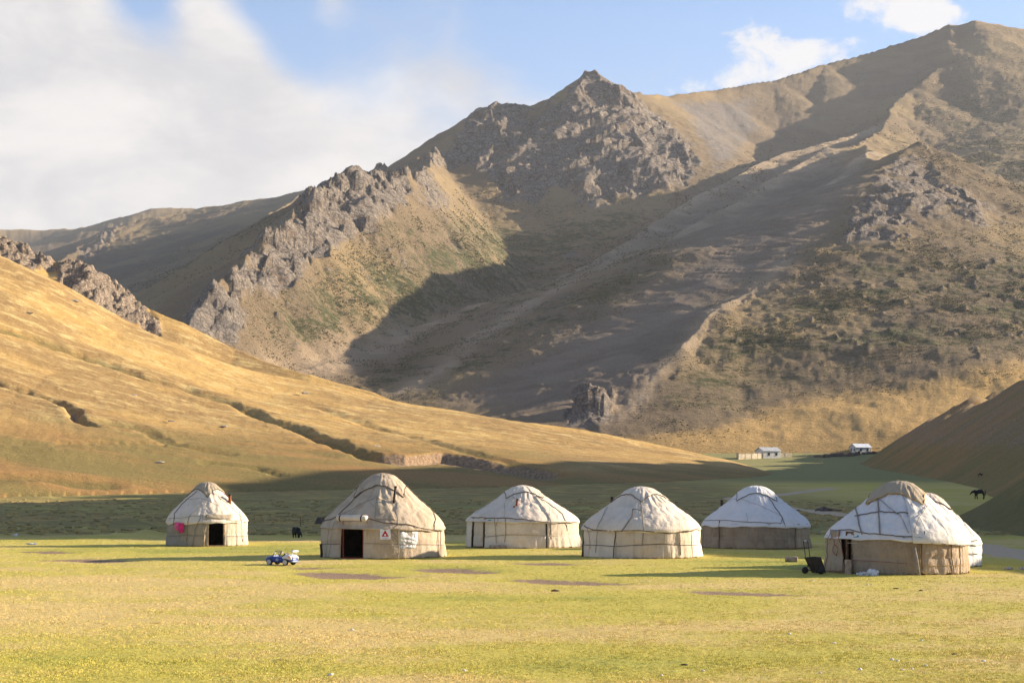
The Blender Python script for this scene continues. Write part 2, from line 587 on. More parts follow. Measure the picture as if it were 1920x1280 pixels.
ROCK_POLYS = [
    ([(580, 356), (640, 312), (690, 300), (735, 322), (745, 308), (768, 330), (760, 385), (725, 395), (700, 430), (650, 455),
      (600, 480), (560, 520), (520, 555), (480, 545), (440, 560), (420, 545), (450, 490), (500, 450), (545, 400)], 1.0),
    ([(340, 590), (395, 528), (420, 535), (455, 585), (464, 610), (440, 655), (400, 645), (345, 610)], 1.0),
    ([(775, 325), (800, 300), (850, 368), (835, 398), (800, 392), (770, 360)], 0.75),
    ([(795, 310), (865, 245), (890, 203), (935, 188), (985, 196), (1000, 228), (950, 260), (930, 300), (960, 310), (990, 290),
      (1045, 265), (1062, 170), (1107, 132), (1150, 152), (1195, 180), (1235, 220), (1290, 265), (1312, 300), (1290, 345),
      (1230, 358), (1180, 368), (1120, 388), (1080, 372), (1040, 345), (1000, 385), (950, 380), (935, 335), (880, 312)], 1.0),
    ([(1600, 365), (1650, 318), (1715, 274), (1765, 320), (1850, 368), (1905, 420), (1840, 432), (1780, 412), (1700, 435),
      (1640, 472), (1565, 458), (1580, 405)], 0.62),
    ([(1064, 800), (1072, 735), (1100, 718), (1152, 738), (1147, 768), (1128, 806)], 1.0),
    ([(145, 478), (195, 425), (228, 418), (215, 448), (180, 485)], 0.8),
    ([(860, 255), (960, 235), (1030, 185), (1070, 170), (1080, 345), (1000, 370), (900, 312)], 0.72),
    ([(1040, 470), (1085, 450), (1110, 480), (1070, 510)], 0.5),
    ([(820, 440), (850, 430), (870, 470), (850, 480)], 0.55),
]
SHRUB_POLYS = [
    ([(460, 620), (560, 540), (700, 460), (840, 390), (1000, 385), (1180, 370), (1300, 372), (1130, 480), (1020, 548), (920, 600), (740, 655),
      (600, 685), (520, 680)], 0.66),
    ([(900, 640), (940, 605), (1080, 540), (1200, 480), (1245, 485), (1235, 520), (1090, 595), (1020, 625), (930, 680), (820, 740),
      (640, 710), (740, 672)], 0.72),
    ([(1240, 460), (1330, 412), (1420, 365), (1300, 470)], 0.1),
    ([(1340, 590), (1480, 520), (1560, 460), (1700, 440), (1900, 440), (1990, 470), (1990, 660), (1850, 710), (1650, 720), (1500, 740), (1350, 800), (1160, 800),
      (1240, 700)], 0.56),
    ([(1650, 245), (1780, 130), (1990, 140), (1990, 420), (1800, 350), (1720, 270)], 0.5),
    ([(1300, 370), (1460, 290), (1640, 235), (1700, 180), (1600, 240), (1450, 320), (1340, 385)], 0.45),
    ([(280, 560), (240, 480), (360, 400), (560, 370), (500, 440), (400, 500)], 0.34),
    ([(480, 560), (620, 480), (720, 410), (870, 400), (900, 470), (700, 560), (560, 620), (470, 650)], 0.6),  # shrub thickened; its dark colour also stands in for missing bowl shadow
]
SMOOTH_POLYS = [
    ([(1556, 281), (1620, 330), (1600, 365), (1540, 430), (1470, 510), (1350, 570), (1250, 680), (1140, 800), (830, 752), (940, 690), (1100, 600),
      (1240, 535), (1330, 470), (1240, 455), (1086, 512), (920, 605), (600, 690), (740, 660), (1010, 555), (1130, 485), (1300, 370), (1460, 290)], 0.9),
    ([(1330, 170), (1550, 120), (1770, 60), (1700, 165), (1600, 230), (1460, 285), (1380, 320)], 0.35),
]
SCREE_POLYS = [
    ([(1240, 185), (1330, 176), (1420, 180), (1430, 240), (1380, 310), (1335, 335), (1315, 280), (1280, 225)], 0.72),
    ([(1240, 455), (1290, 420), (1330, 400), (1300, 440)], 0.1),
    ([(1328, 452), (1410, 396), (1418, 400), (1340, 455)], 0.8),
    ([(1420, 185), (1560, 150), (1540, 175), (1450, 230)], 0.4),
    ([(1800, 60), (1900, 70), (1880, 100), (1800, 95)], 0.4),
    ([(1080, 565), (1115, 555), (1110, 585), (1085, 588)], 0.6),
    ([(1190, 700), (1290, 560), (1300, 565), (1180, 740)], 0.3),
]


def masks_from(polys, px, py, w, wob):
    out = np.zeros(px.shape)
    for poly, amp in polys:
        xs = [p[0] for p in poly]; ys = [p[1] for p in poly]
        sel = (px > min(xs) - w - wob) & (px < max(xs) + w + wob) & (py > min(ys) - w - wob) & (py < max(ys) + w + wob)
        if not sel.any():
            continue
        out[sel] = np.maximum(out[sel], soft_poly(px[sel], py[sel], poly, w) * amp)
    return out


def build_mountain():
    pxs = np.concatenate([np.linspace(-420, -60, 60), np.arange(-58, 1980, 2.15), np.linspace(1985, 2700, 90)])
    ds = np.concatenate([np.linspace(560, 840, 90), np.linspace(843, 1320, 270), np.linspace(1323, 1650, 130),
                         np.linspace(1652, 1920, 170), np.linspace(1925, 2480, 90), np.linspace(2490, 3000, 70), np.linspace(3020, 4300, 34)])
    PXg, D = np.meshgrid(pxs, ds)
    X = (PXg - PX0) / FPX * D
    Y = D.copy()
    wx = 14 * fbm(X / 90, Y / 90, 4, 1); wy = 14 * fbm(X / 90, Y / 90, 4, 5)
    k = 10
    Xw, Yw = X + wx, Y + wy
    z = ridge_h(X + 0.4 * wx, Y + 0.4 * wy, MC[:13], 0.6, 0.82, (310, 0.37))
    z = smax(z, ridge_h(X + 0.4 * wx, Y + 0.4 * wy, MC[12:], 0.6, 0.64), 12)
    z = smax(z, ridge_h(Xw, Yw, SR, 0.60, 0.62, (300, 0.4)), 14)
    z = smax(z, ridge_h(X + .6 * wx, Y + .6 * wy, SA2, 0.5, 0.55), k)
    z = smax(z, ridge_h(X + .6 * wx, Y + .6 * wy, SA, 0.5, 0.48), 14)
    z = smax(z, ridge_h(X + .6 * wx, Y + .6 * wy, SB, 0.42, 0.48), 14)
    z = smax(z, ridge_h(Xw, Yw, SC0, 0.6, 0.6), 20)
    z = smax(z, ridge_h(X + .5 * wx, Y + .5 * wy, SC, 0.50, 0.335, None, 1.9), 22)
    z = smax(z, ridge_h(Xw, Yw, SCR, 0.5, 0.50, None, 1.9), 12)
    z = smax(z, ridge_h(X + .5 * wx, Y + .5 * wy, RR, 0.62, 1.05), k)
    z = smax(z, ridge_h(Xw, Yw, HH, 0.5, 0.36), 20)
    z = smax(z, ridge_h(Xw, Yw, HS, 0.55, 0.36), 20)
    z = smax(z, ridge_h(Xw, Yw, FF, 0.4, 0.4, (300, 0.3)), 30)
    fl = floor_z(X, Y)
    z = smax(z, fl - 4 * sstep(Y, 730, 640), 34) - 2.0 * sstep(Y, 700, 640)
    z = np.maximum(z - 26 * sstep(Y, 725, 610) ** 1.5, -1.0)
    hgt = sstep(z - fl, 5, 60)
    # broad relief, gullies
    relief = hgt * (4.2 * fbm(X / 120, Y / 120, 4, 21) + 1.3 * fbm(X / 22, Y / 22, 4, 23))
    z = z + relief
    z = z + sstep(z - fl, 0.5, 8) * sstep(z - fl, 70, 25) * (1.8 * fbm(X / 48, Y / 48, 4, 25) + 0.7 * fbm(X / 9, Y / 9, 3, 27))
    # projected position of each vertex tells which named patch of the mountain it lies in
    px = PXg + 9 * fbm(X / 30, Y / 30, 3, 31); py = PYH - (z - CZ) / D * FPX + 9 * fbm(X / 30, Y / 30, 3, 35)
    rock = masks_from(ROCK_POLYS, px, py, 22, 14)
    rock = np.clip(rock + 0.45 * fbm(X / 20, Y / 20, 4, 37) * sstep(rock, 0.05, 0.4), 0, 1)
    shrub = masks_from(SHRUB_POLYS, px, py, 60, 12)
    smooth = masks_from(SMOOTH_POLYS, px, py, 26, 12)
    z = z - 0.72 * sstep(smooth, 0.2, 0.8) * relief
    # runnels down the smooth slopes
    a_, b_ = -0.47, -0.88
    ru = ridged((X * b_ - Y * a_) / 60, (X * a_ + Y * b_) / 16, 3, 39)
    z = z - 1.1 * smooth * sstep(ru, 0.72, 0.92)
    scree = masks_from(SCREE_POLYS, px, py, 24, 12)
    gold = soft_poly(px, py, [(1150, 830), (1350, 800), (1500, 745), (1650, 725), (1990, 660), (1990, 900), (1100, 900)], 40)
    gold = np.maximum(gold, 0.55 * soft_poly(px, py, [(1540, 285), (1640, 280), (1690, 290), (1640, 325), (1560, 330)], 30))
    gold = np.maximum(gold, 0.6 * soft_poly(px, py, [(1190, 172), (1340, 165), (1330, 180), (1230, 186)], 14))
    # lighter tan tone along the crests of the long spurs
    pale = np.zeros_like(z)
    for rd, w_ in ((SA, 15), (SA2, 14), (SB, 12), (SC[4:], 6)):
        dl = line_dist(X + .6 * wx + 6 * fbm(X / 25, Y / 25, 3, 29), Y + .6 * wy, [(p[0], p[1]) for p in rd])
        pale = np.maximum(pale, np.exp(-(dl / w_) ** 2))
    # rock: slabs and blocks, mean zero so that the crest keeps its height
    rk = sstep(rock, 0.35, 0.75)
    sel = rock > 0.3
    c, s = math.cos(0.75), math.sin(0.75)
    U, V = X * c + Y * s, -X * s + Y * c
    r3 = ridged(X / 6, Y / 6, 2, 53) - 0.55
    blk = np.zeros_like(z)
    us, vs_ = U[sel] + 3 * fbm(X[sel] / 12, Y[sel] / 12, 2, 41), V[sel] + 3 * fbm(X[sel] / 12, Y[sel] / 12, 2, 43)
    big = 9.0 * (ridged(us / 80, vs_ / 42, 3, 45) - 0.55)
    blk[sel] = big + 8.5 * slabs(us / 50, vs_ / 24, 1, 0.75) + 4.2 * slabs(us / 24 + 5, vs_ / 10, 2, 0.8) + 0.8 * slabs(us / 9, vs_ / 4.5, 3, 0.8)
    amp = np.clip(D / 1200, 0.8, 1.4) * (0.62 + 0.38 * sstep(line_dist(X, Y, [(p[0], p[1]) for p in MC]), 4, 40))
    z = z + rk * amp * blk
    z = z + rk * amp * 0.5 * r3
    # towers along the left crag ridge
    dr_ = line_dist(X + .5 * wx, Y + .5 * wy, [(p[0], p[1]) for p in RR[1:9]])
    tw = np.exp(-(dr_ / 16) ** 2) * sstep(rock, 0.3, 0.6)
    z = z + tw * (9.5 * slabs(X / 17, Y / 21, 11, 0.6) + 3.0 * slabs(X / 8, Y / 9, 12, 0.7) - 1.0)
    # scattered outcrops and tussocks on the rest
    out = sstep(ridged(X / 34, Y / 34, 3, 71), 0.80, 0.93) * (1 - smooth) * hgt
    out = out * sstep(shrub, 0.12, 0.4)
    z = z + out * 2.2 * (0.4 + r3)
    z = z + hgt * (1 - 0.88 * smooth) * (0.8 * fbm(X / 7, Y / 5, 3, 73) + 0.45 * np.sin(z / 1.9 + 5 * fbm(X / 26, Y / 26, 3, 75)))
    # the small crag at the spur's foot stands up
    cx, cy, _ = P(1108, 790, 745)
    e = np.exp(-(((X - cx) / 9.5) ** 2 + ((Y - cy) / 11) ** 2) ** 2.2)
    z = z + e * (9.5 + 3 * slabs(X / 7, Y / 7, 8, .8) + 1.5 * slabs(X / 3, Y / 3, 9, .8))
    rock = np.maximum(rock, sstep(e, 0.12, 0.4))
    rock = np.maximum(rock, 0.62 * sstep(out, 0.35, 0.9))
    globals()['MT'] = (X, Y, z, shrub, rock, smooth)
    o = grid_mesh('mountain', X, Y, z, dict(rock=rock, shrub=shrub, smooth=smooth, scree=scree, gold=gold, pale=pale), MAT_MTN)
    o['kind'] = 'structure'
    return o


# golden hill on the left
GH = np.array([P(-900, 60, 450), P(-400, 300, 450), P(0, 480, 450), P(93, 521, 450), P(172, 566, 450), P(247, 606, 450), P(299, 626, 450), P(412, 673, 450),
               P(481, 690, 455), P(550, 704, 460), P(640, 719, 465), P(700, 735, 465), P(860, 765, 465), P(1000, 790, 468), P(1160, 815, 470),
               P(1280, 838, 470), P(1400, 862, 468), P(1450, 874, 465), P(1520, 896, 460), P(1700, 930, 460)])
GH2 = np.array([P(-900, 40, 570), P(-400, 270, 570), P(0, 446, 560), P(60, 466, 560), P(105, 492, 560), P(165, 498, 560), P(230, 542, 560), P(283, 578, 560), P(344, 602, 560),
                P(443, 652, 560), P(515, 681, 555), P(584, 705, 550), P(700, 740, 550), P(900, 800, 550), P(1300, 890, 550), P(1700, 930, 550)])


def golden_base(X, Y):
    fl = floor_z(X, Y)
    zr = np.interp(X, GH[:, 0], GH[:, 2]); yr = np.interp(X, GH[:, 0], GH[:, 1])
    fr = floor_z(X, yr)
    L = np.interp(X, [-300, -120, 0, 80], [260, 245, 190, 110])
    t = np.clip((yr - Y) / L, 0, 1)
    g = np.where(Y < yr, (1 - t) ** 1.35, np.clip(1 - ((Y - yr) / 130) ** 2, 0, 1))
    z1 = fl + (zr - fr - 0.8) * g * sstep(t, 1.0, 0.8)
    zr2 = np.interp(X, GH2[:, 0], GH2[:, 2]); yr2 = np.interp(X, GH2[:, 0], GH2[:, 1])
    d2 = np.abs(yr2 - Y)
    z2 = zr2 - np.where(Y < yr2, 0.62 * d2, 0.35 * d2)
    zz = smax(z1, z2, 5) - 1.3 * (1 - sstep(np.maximum(z1, z2) - fl, 0.3, 4))
    return smax(zz, fl - 0.7, 1)


def ray_hit(fn, px, py, d0, d1, n=900):
    d = np.linspace(d0, d1, n)
    X = (px - PX0) / FPX * d
    Z = CZ + (PYH - py) / FPX * d
    h = fn(X, d)
    k = np.nonzero(h >= Z)[0]
    i = k[0] if len(k) else n - 1
    return float(X[i]), float(d[i])


def build_golden():
    pxs = np.concatenate([np.linspace(-900, -130, 80), np.arange(-126, 1560, 2.7)])
    ds = np.concatenate([np.linspace(165, 330, 90), np.linspace(331, 470, 130), np.linspace(471, 545, 60), np.linspace(546, 590, 55), np.linspace(593, 700, 20)])
    PXg, D = np.meshgrid(pxs, ds)
    X = (PXg - PX0) / FPX * D
    Y = D.copy()
    z = golden_base(X, Y)
    fl = floor_z(X, Y)
    h = sstep(z - fl, 0.5, 9)
    # rolling folds that run down to the right
    c, s = math.cos(0.38), math.sin(0.38)
    U, V = X * c + Y * s, -X * s + Y * c
    z = z + h * (1.5 * fbm(U / 90, V / 26, 3, 3) + 0.6 * fbm(U / 26, V / 7, 4, 8) + 0.22 * fbm(U / 7, V / 2.4, 3, 10) + 0.13 * fbm(X / 2.2, Y / 2.2, 3, 9))
    lush = np.zeros_like(z); soil = np.zeros_like(z)

    def carve(pix, depth, width, lu=0.0, so=0.0, bank=0.0):
        nonlocal z, lush, soil
        pts = [ray_hit(golden_base, a, b, 170, 470) for a, b in pix]
        d = line_dist(X + 3.0 * fbm(X / 12, Y / 12, 4, 13), Y + 3.0 * fbm(X / 12, Y / 12, 4, 14), pts)
        z = z - depth * np.clip(1 - d / (width * 1.15), 0, 1) ** 0.8 + bank * np.exp(-((d - 1.9 * width) / width) ** 2)
        lush = np.maximum(lush, lu * np.exp(-(d / (width * 1.25)) ** 2))
        soil = np.maximum(soil, so * np.exp(-(d / (width * 0.8)) ** 2))

    carve([(-60, 605), (0, 618), (60, 634), (130, 660), (200, 685), (260, 708)], 1.5, 3.6, 0.55, 0)
    carve([(260, 708), (350, 732), (420, 755), (480, 780), (560, 805), (640, 838), (700, 855)], 1.7, 3.4, 0.5, 0.25, 0.3)
    carve([(-60, 700), (0, 718), (80, 742), (140, 765), (160, 792)], 2.0, 1.9, 0.4, 0.8, 0.3)
    carve([(200, 790), (260, 800), (330, 830), (420, 850)], 0.8, 2.6, 0.4, 0.1)
    carve([(600, 765), (680, 790), (760, 815), (860, 845), (960, 868)], 0.8, 3.0, 0.3, 0)
    carve([(-60, 895), (40, 893), (120, 900), (200, 905)], 0.9, 3.0, 0.6, 0.1)
    carve([(400, 868), (470, 876), (530, 890)], 0.8, 1.8, 0.5, 0.0)
    carve([(120, 830), (200, 826), (300, 832), (360, 828)], 0.5, 1.2, 0.3, 0.2)
    # eroded bank: turf breaks off in a step above bare soil
    pts = np.array([ray_hit(golden_base, a_, b_, 170, 470) for a_, b_ in [(640, 846), (700, 850), (760, 854), (830, 850), (880, 857), (930, 864), (980, 872), (1040, 883), (1095, 888)]])
    o_ = np.argsort(pts[:, 0]); pts = pts[o_]
    s_ = Y - np.interp(X, pts[:, 0], pts[:, 1]) - 2.2 * fbm(X / 7, Y / 40, 4, 15)
    w_ = sstep(X, pts[0, 0], pts[0, 0] + 16) * sstep(X, pts[-1, 0], pts[-1, 0] - 12)
    z = z - w_ * 2.3 * sstep(s_, 0.8, -2.6) * np.exp(-np.clip(-s_ / 15, 0, 9) ** 2)
    soil = np.maximum(soil, w_ * sstep(s_, 0.9, -0.3) * np.exp(-np.clip(-s_ / 10, 0, 9) ** 3))
    px = PXg + 7 * fbm(X / 9, Y / 9, 3, 31); py = PYH - (z - CZ) / D * FPX + 5 * fbm(X / 9, Y / 9, 3, 33)
    low = sstep(py, 690 + 0.12 * np.clip(px, 0, 900), 880) * sstep(px, 1250, 900)  # brown lower slope; its soft partial shade is put into this colour too
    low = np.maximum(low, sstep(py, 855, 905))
    # crags standing along the rear crest
    m1 = soft_poly(px, py, [(-120, 380), (0, 425), (75, 448), (98, 470), (102, 512), (60, 505), (0, 480), (-120, 420)], 10)
    m2 = soft_poly(px, py, [(104, 485), (165, 480), (205, 500), (245, 535), (275, 570), (305, 618), (300, 632), (235, 600), (150, 556), (108, 528)], 10)
    back = sstep(D, 500, 512)
    rock = np.maximum(m1, m2) * back
    rk = sstep(rock, 0.3, 0.8)
    a, b = math.cos(1.0), math.sin(1.0)
    U, V = X * a + Y * b, -X * b + Y * a
    sel = rock > 0.2
    us, vs_ = U[sel] + 0.8 * fbm(X[sel] / 3, Y[sel] / 3, 2, 81), V[sel] + 0.8 * fbm(X[sel] / 3, Y[sel] / 3, 2, 82)
    blk = np.zeros_like(z)
    blk[sel] = 3.0 * slabs(us / 9, vs_ / 6, 4, 0.8) + 1.8 * slabs(us / 3.6, vs_ / 2.4, 5, 0.8) + 0.8 * slabs(us / 1.5, vs_ / 1.1, 6, 0.8)
    z = z + rk * blk
    z = np.where(fl > z - 0.05, fl - 0.6, z)
    globals()['GHM'] = (X, Y, z)
    o = grid_mesh('golden_hill', X, Y, z, dict(rock=rock, lush=lush, soil=soil, low=low), MAT_HILL)
    o['kind'] = 'structure'
    return o


# hill on the right: visible flank, and the crest (out of frame) whose shadow lies across the valley
# each row: where the edge of its shadow lies on the flat (y, x) and the foot of its slope (x)
_edge = [(30, 20, 30), (54, 18, 30), (59, 18, 30.5), (64, 16.5, 31), (68, 12.5, 31.5), (73, 9, 32.5), (80, 4, 33.5), (84, 1, 34), (88, -3, 35), (93, -11, 36), (98, -31, 37), (104, -60, 42), (112, -75, 52),
         (140, -80, 62), (175, -84, 73), (220, -84, 83), (270, -74, 88), (325, -58, 91), (385, 0, 94), (470, 41, 98), (570, 56, 110), (660, 60, 150)]
_q = 0.66 / math.tan(SUN_EL)
_rows = []
for _y, _xs, _xf in _edge:
    _xc = (_q * _xf - _xs) / (_q - 1)
    _rows.append((_y + (_xc - _xs) / math.tan(SUN_AZ), _xf, _xc))
RHILL = np.array([(-60, 30, _rows[0][2])] + sorted(_rows))   # y, foot x, crest x


def right_base(X, Y):
    xf = np.interp(Y, RHILL[:, 0], RHILL[:, 1]); xc = np.interp(Y, RHILL[:, 0], RHILL[:, 2])
    xc = xc + (5 * np.sin(Y / 17.0) + 4 * np.sin(Y / 7.3 + 1) + 2.5 * np.sin(Y / 3.1)) * sstep(Y, 110, 150)
    zc = (xc - xf) * 0.66
    return np.where(X < xc, (X - xf) * 0.66, zc - (X - xc) * 0.45)


def build_right():
    xs = np.concatenate([np.arange(14, 130, 0.8), np.arange(131, 480, 4.0)])
    ys = np.concatenate([np.arange(6, 100, 2.0), np.arange(100, 170, 0.9), np.arange(170, 470, 2.0), np.arange(472, 700, 5.0)])
    X, Y = np.meshgrid(xs, ys)
    fl = floor_z(X, Y)
    z = right_base(X, Y)
    z = smax(z, fl - 0.8, 3.0)
    h = sstep(z - fl, 0.3, 5)
    z = z + h * (0.9 * fbm(X / 30, Y / 30, 4, 91) + 0.25 * fbm(X / 5, Y / 5, 3, 93) + 0.35 * fbm((X + Y) / 6, (X - Y) / 40, 3, 95))
    near = sstep(Y, 215, 165)
    lush = near * 0.4 + 0.3 * sstep(z - fl, 6, 1)
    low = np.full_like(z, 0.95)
    soil = 0.50 * (1 - near) * sstep(z - fl, 3, 9) + 0.2 * (1 - near) * fbm(X / 8, Y / 8, 3, 99)
    soil = np.maximum(soil, 0.6 * (1 - near) * sstep(ridged((X * .15 + Y) / 7, (X - Y * .15) / 60, 3, 97), 0.70, 0.86) * sstep(z - fl, 3, 8))
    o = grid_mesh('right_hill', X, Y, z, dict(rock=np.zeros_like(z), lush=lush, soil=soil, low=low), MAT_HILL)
    o['kind'] = 'structure'
    return o


# meadow and valley floor
def poly_hit(pix, d0=20, d1=600):
    return [ray_hit(floor_z, a, b, d0, d1, 3000) for a, b in pix]


SOIL_PX = [[(545, 1072), (600, 1070), (690, 1072), (775, 1080), (700, 1084), (600, 1082)],
           [(755, 1064), (850, 1063), (960, 1072), (900, 1074), (800, 1070)],
           [(935, 1085), (1010, 1083), (1100, 1086), (1212, 1093), (1120, 1096), (1000, 1092)],
           [(1252, 1103), (1330, 1104), (1420, 1106), (1530, 1112), (1440, 1116), (1330, 1112)],
           [(940, 1052), (1050, 1052), (1110, 1057), (1000, 1058)],
           [(60, 1048), (160, 1046), (262, 1050), (180, 1054)],
           [(20, 1032), (110, 1031), (170, 1035), (90, 1037)],
           [(525, 1060), (590, 1060), (640, 1063), (560, 1066)],
           [(1480, 1062), (1540, 1063), (1530, 1067), (1490, 1067)]]


def build_ground():
    pxs = np.concatenate([np.linspace(-5200, -260, 60), np.arange(-250, 2200, 3.4), np.linspace(2210, 7000, 60)])
    inv = np.linspace(1 / 7.0, 1 / 150.0, 520)
    ds = np.concatenate([1 / inv, np.linspace(151, 330, 110), np.linspace(333, 720, 60)])
    PXg, D = np.meshgrid(pxs, ds)
    X = (PXg - PX0) / FPX * D
    Y = D.copy()
    z = floor_z(X, Y)
    near = sstep(Y, 112, 98)
    z = z + near * (0.05 * fbm(X / 7, Y / 5, 3, 101) + 0.018 * fbm(X / 0.8, Y / 0.8, 3, 103))
    # low swell behind the left yurts, marsh tussocks beyond
    marsh = sstep(Y, 100, 116) * sstep(X, 60, 30)
    z = z + marsh * (0.22 * fbm(X / 6, Y / 9, 3, 105) + 0.16 * np.maximum(0, fbm(X / 1.7, Y / 2.2, 3, 107)))
    for (a, b, hh, w) in [(150, 992, .5, 1.5), (190, 998, .35, 1.2), (250, 988, .75, 1.6), (215, 984, .4, 1.3), (110, 985, .5, 1.4), (120, 964, .6, 1.6), (270, 1004, .4, 1.3),
                          (60, 1000, .3, 1.5), (230, 1008, .35, 1.6), (30, 982, .4, 1.6), (180, 978, .35, 1.5)]:
        x0, y0 = ray_hit(floor_z, a, b, 60, 400, 2000)
        z = z + hh * np.exp(-(((X - x0) / (w * 1.3)) ** 2 + ((Y - y0) / (w * 1.6)) ** 2)) * (1 + 0.5 * fbm(X / .9, Y / .9, 2, 109))
    x0, y0 = ray_hit(floor_z, 575, 1019, 60, 200)
    z = z + 0.14 * np.exp(-(((X - x0) / 3.5) ** 2 + ((Y - y0) / 3.0) ** 2))
    soil = np.zeros_like(z); road = np.zeros_like(z)
    wX, wY = X + 0.25 * fbm(X / 1.2, Y / 1.2, 2, 111), Y + 0.5 * fbm(X / 1.2, Y / 1.2, 2, 112)
    for pix in SOIL_PX:
        pts = poly_hit(pix)
        mm = soft_poly(wX, wY, pts, 0.9)
        soil = np.maximum(soil, mm)
    z = z - 0.10 * soil
    rp = [ray_hit(floor_z, a, b, 40, 400, 3000) for a, b in [(2150, 1075), (1960, 1045), (1880, 1033), (1820, 1022)]]
    rp += [(24.5, 108), (31.5, 128), (34.5, 150), (33.0, 175), (30, 200), (33, 240), (60, 300)]
    d = line_dist(X + 0.8 * fbm(X / 4, Y / 4, 2, 113), Y, rp)
    road = np.exp(-(d / 1.7) ** 4)
    track = [P(a, 0, b)[:2] for a, b in [(1300, 330), (1420, 345), (1560, 330), (1680, 300)]]
    road = np.maximum(road, 0.33 * np.exp(-(line_dist(X, Y, track) / 5) ** 2))
    lush = sstep(Y, 300, 380) * sstep(X, 20, 60)
    lush = np.maximum(lush, 0.85 * marsh * sstep(X, 13, 22) * sstep(Y, 160, 120))
    mk = lambda a, b, rx, ry, am: am * np.exp(-(((PXg - a) / rx) ** 2 + ((PYH + CZ / D * FPX - b) / ry) ** 2))
    green = (mk(1250, 1240, 420, 34, 0.34) + mk(150, 1265, 330, 40, 0.38) + mk(900, 1130, 300, 22, 0.18) + mk(1500, 1060, 260, 16, 0.45)
             + mk(330, 1030, 400, 10, 0.38) + mk(800, 1062, 330, 10, 0.42) + mk(250, 1120, 420, 50, -0.30) + mk(1500, 1185, 520, 22, -0.34)
             + mk(650, 1190, 300, 26, -0.16) + mk(1850, 1120, 160, 34, -0.1) + mk(1400, 1130, 260, 18, 0.2) + 0.46)
    # worn greener rim round each bare patch
    green = green + 0.35 * np.clip(soil, 0, 0.5)
    o = grid_mesh('meadow', X, Y, z, dict(green=green, marsh=np.clip(marsh, 0, 1), soil=soil, road=road, lush=lush), MAT_GROUND)
    o['kind'] = 'structure'
    globals()['GM'] = dict(green=green, soil=soil, road=road, marsh=marsh)
    return o, (pxs, ds, z)


build_mountain()
build_golden()
build_right()
MEADOW, (G_PX, G_D, G_Z) = build_ground()


def ground_at(x, y):
    """height of the meadow mesh below a world point"""
    px = x / y * FPX + PX0
    j = int(np.clip(np.searchsorted(G_PX, px) - 1, 0, len(G_PX) - 2))
    i = int(np.clip(np.searchsorted(G_D, y) - 1, 0, len(G_D) - 2))
    u = (px - G_PX[j]) / (G_PX[j + 1] - G_PX[j]); v = (y - G_D[i]) / (G_D[i + 1] - G_D[i])
    return float((G_Z[i, j] * (1 - u) + G_Z[i, j + 1] * u) * (1 - v) + (G_Z[i + 1, j] * (1 - u) + G_Z[i + 1, j + 1] * u) * v)


# far floor of the valley, below everything, out to the horizon
fx = np.array([-2500, -1000, -300, 0, 300, 1000, 2500.0])
FX, FY = np.meshgrid(fx, np.array([-380, 0, 300, 1000, 2500, 4600.0]))
vf = grid_mesh('valley_floor', FX, FY, np.full_like(FX, -1.2), dict(green=np.full_like(FX, 0.4), marsh=FX * 0, soil=FX * 0, road=FX * 0, lush=FX * 0), MAT_GROUND)
vf['kind'] = 'structure'


# ------------------------------------------------------------------ cloth, wood, metal
def canvas(name, base, stain, stain_amt=0.5, weave=0.02, wr=0.42, spec=0.1):
    m = M(name, 0.9)
    v = m.obj()
    a = m.noise(v, 0.9, 5, 0.6, 0.3)
    b = m.noise(m.vmul(v, (1, 1, 0.3)), 3.2, 5, 0.65)          # rain streaks run down
    f = m.noise(v, 26.0, 3, 0.6)
    c = m.mix(m.math('MULTIPLY', m.ss(m.math('ADD', m.math('MULTIPLY', a, 0.6), m.math('MULTIPLY', b, 0.4)), 0.42, 0.66), stain_amt), base, stain)
    c = m.mix(0.35, c, m.mix(m.ss(f, 0.3, 0.7), (0.72, 0.70, 0.68), (1, 1, 1)), 'MULTIPLY')
    m.color(c)
    w1 = m.noise(m.vmul(v, (1, 1, 0.45)), 2.6, 4, 0.5, 1.2)
    w2 = m.noise(m.vmul(v, (0.6, 0.6, 1.3)), 7.0, 4, 0.55, 0.8)
    m.bump(m.math('ADD', m.math('ADD', w1, m.math('MULTIPLY', w2, 0.35)), m.math('MULTIPLY', f, weave)), wr, 0.14)
    m.b.inputs['Specular IOR Level'].default_value = spec
    return m.m


C_WHITE = canvas('white_canvas', (0.72, 0.615, 0.50), (0.52, 0.43, 0.33), 0.55)
C_CREAM = canvas('cream_canvas', (0.60, 0.50, 0.39), (0.44, 0.355, 0.26), 0.6)
C_TAN = canvas('tan_canvas', (0.52, 0.42, 0.31), (0.33, 0.235, 0.155), 0.75)
C_BEIGE = canvas('beige_canvas', (0.40, 0.33, 0.24), (0.30, 0.23, 0.16), 0.5)
C_FELT = canvas('brown_felt', (0.34, 0.265, 0.195), (0.20, 0.145, 0.10), 0.8, 0.08, 0.8)
C_FELT_G = canvas('grey_felt', (0.36, 0.305, 0.24), (0.24, 0.195, 0.15), 0.7, 0.08, 0.7)
C_FELT_L = canvas('pale_felt', (0.44, 0.34, 0.24), (0.28, 0.20, 0.13), 0.7, 0.08, 0.7)
C_TARP = canvas('white_tarp', (0.70, 0.665, 0.645), (0.56, 0.53, 0.50), 0.4, 0.0, 0.5, 0.35)
C_TARP_W = canvas('bright_tarp', (0.70, 0.65, 0.585), (0.58, 0.53, 0.46), 0.35, 0.0, 0.4, 0.25)
C_SILVER = canvas('silver_sheet', (0.60, 0.59, 0.58), (0.42, 0.41, 0.40), 0.6, 0.0, 1.0, 0.5)
C_SILVER.node_tree.nodes['Principled BSDF'].inputs['Roughness'].default_value = 0.38
C_ROPE = flat('dark_rope', (0.12, 0.09, 0.065), 0.95, 0.3, 12)
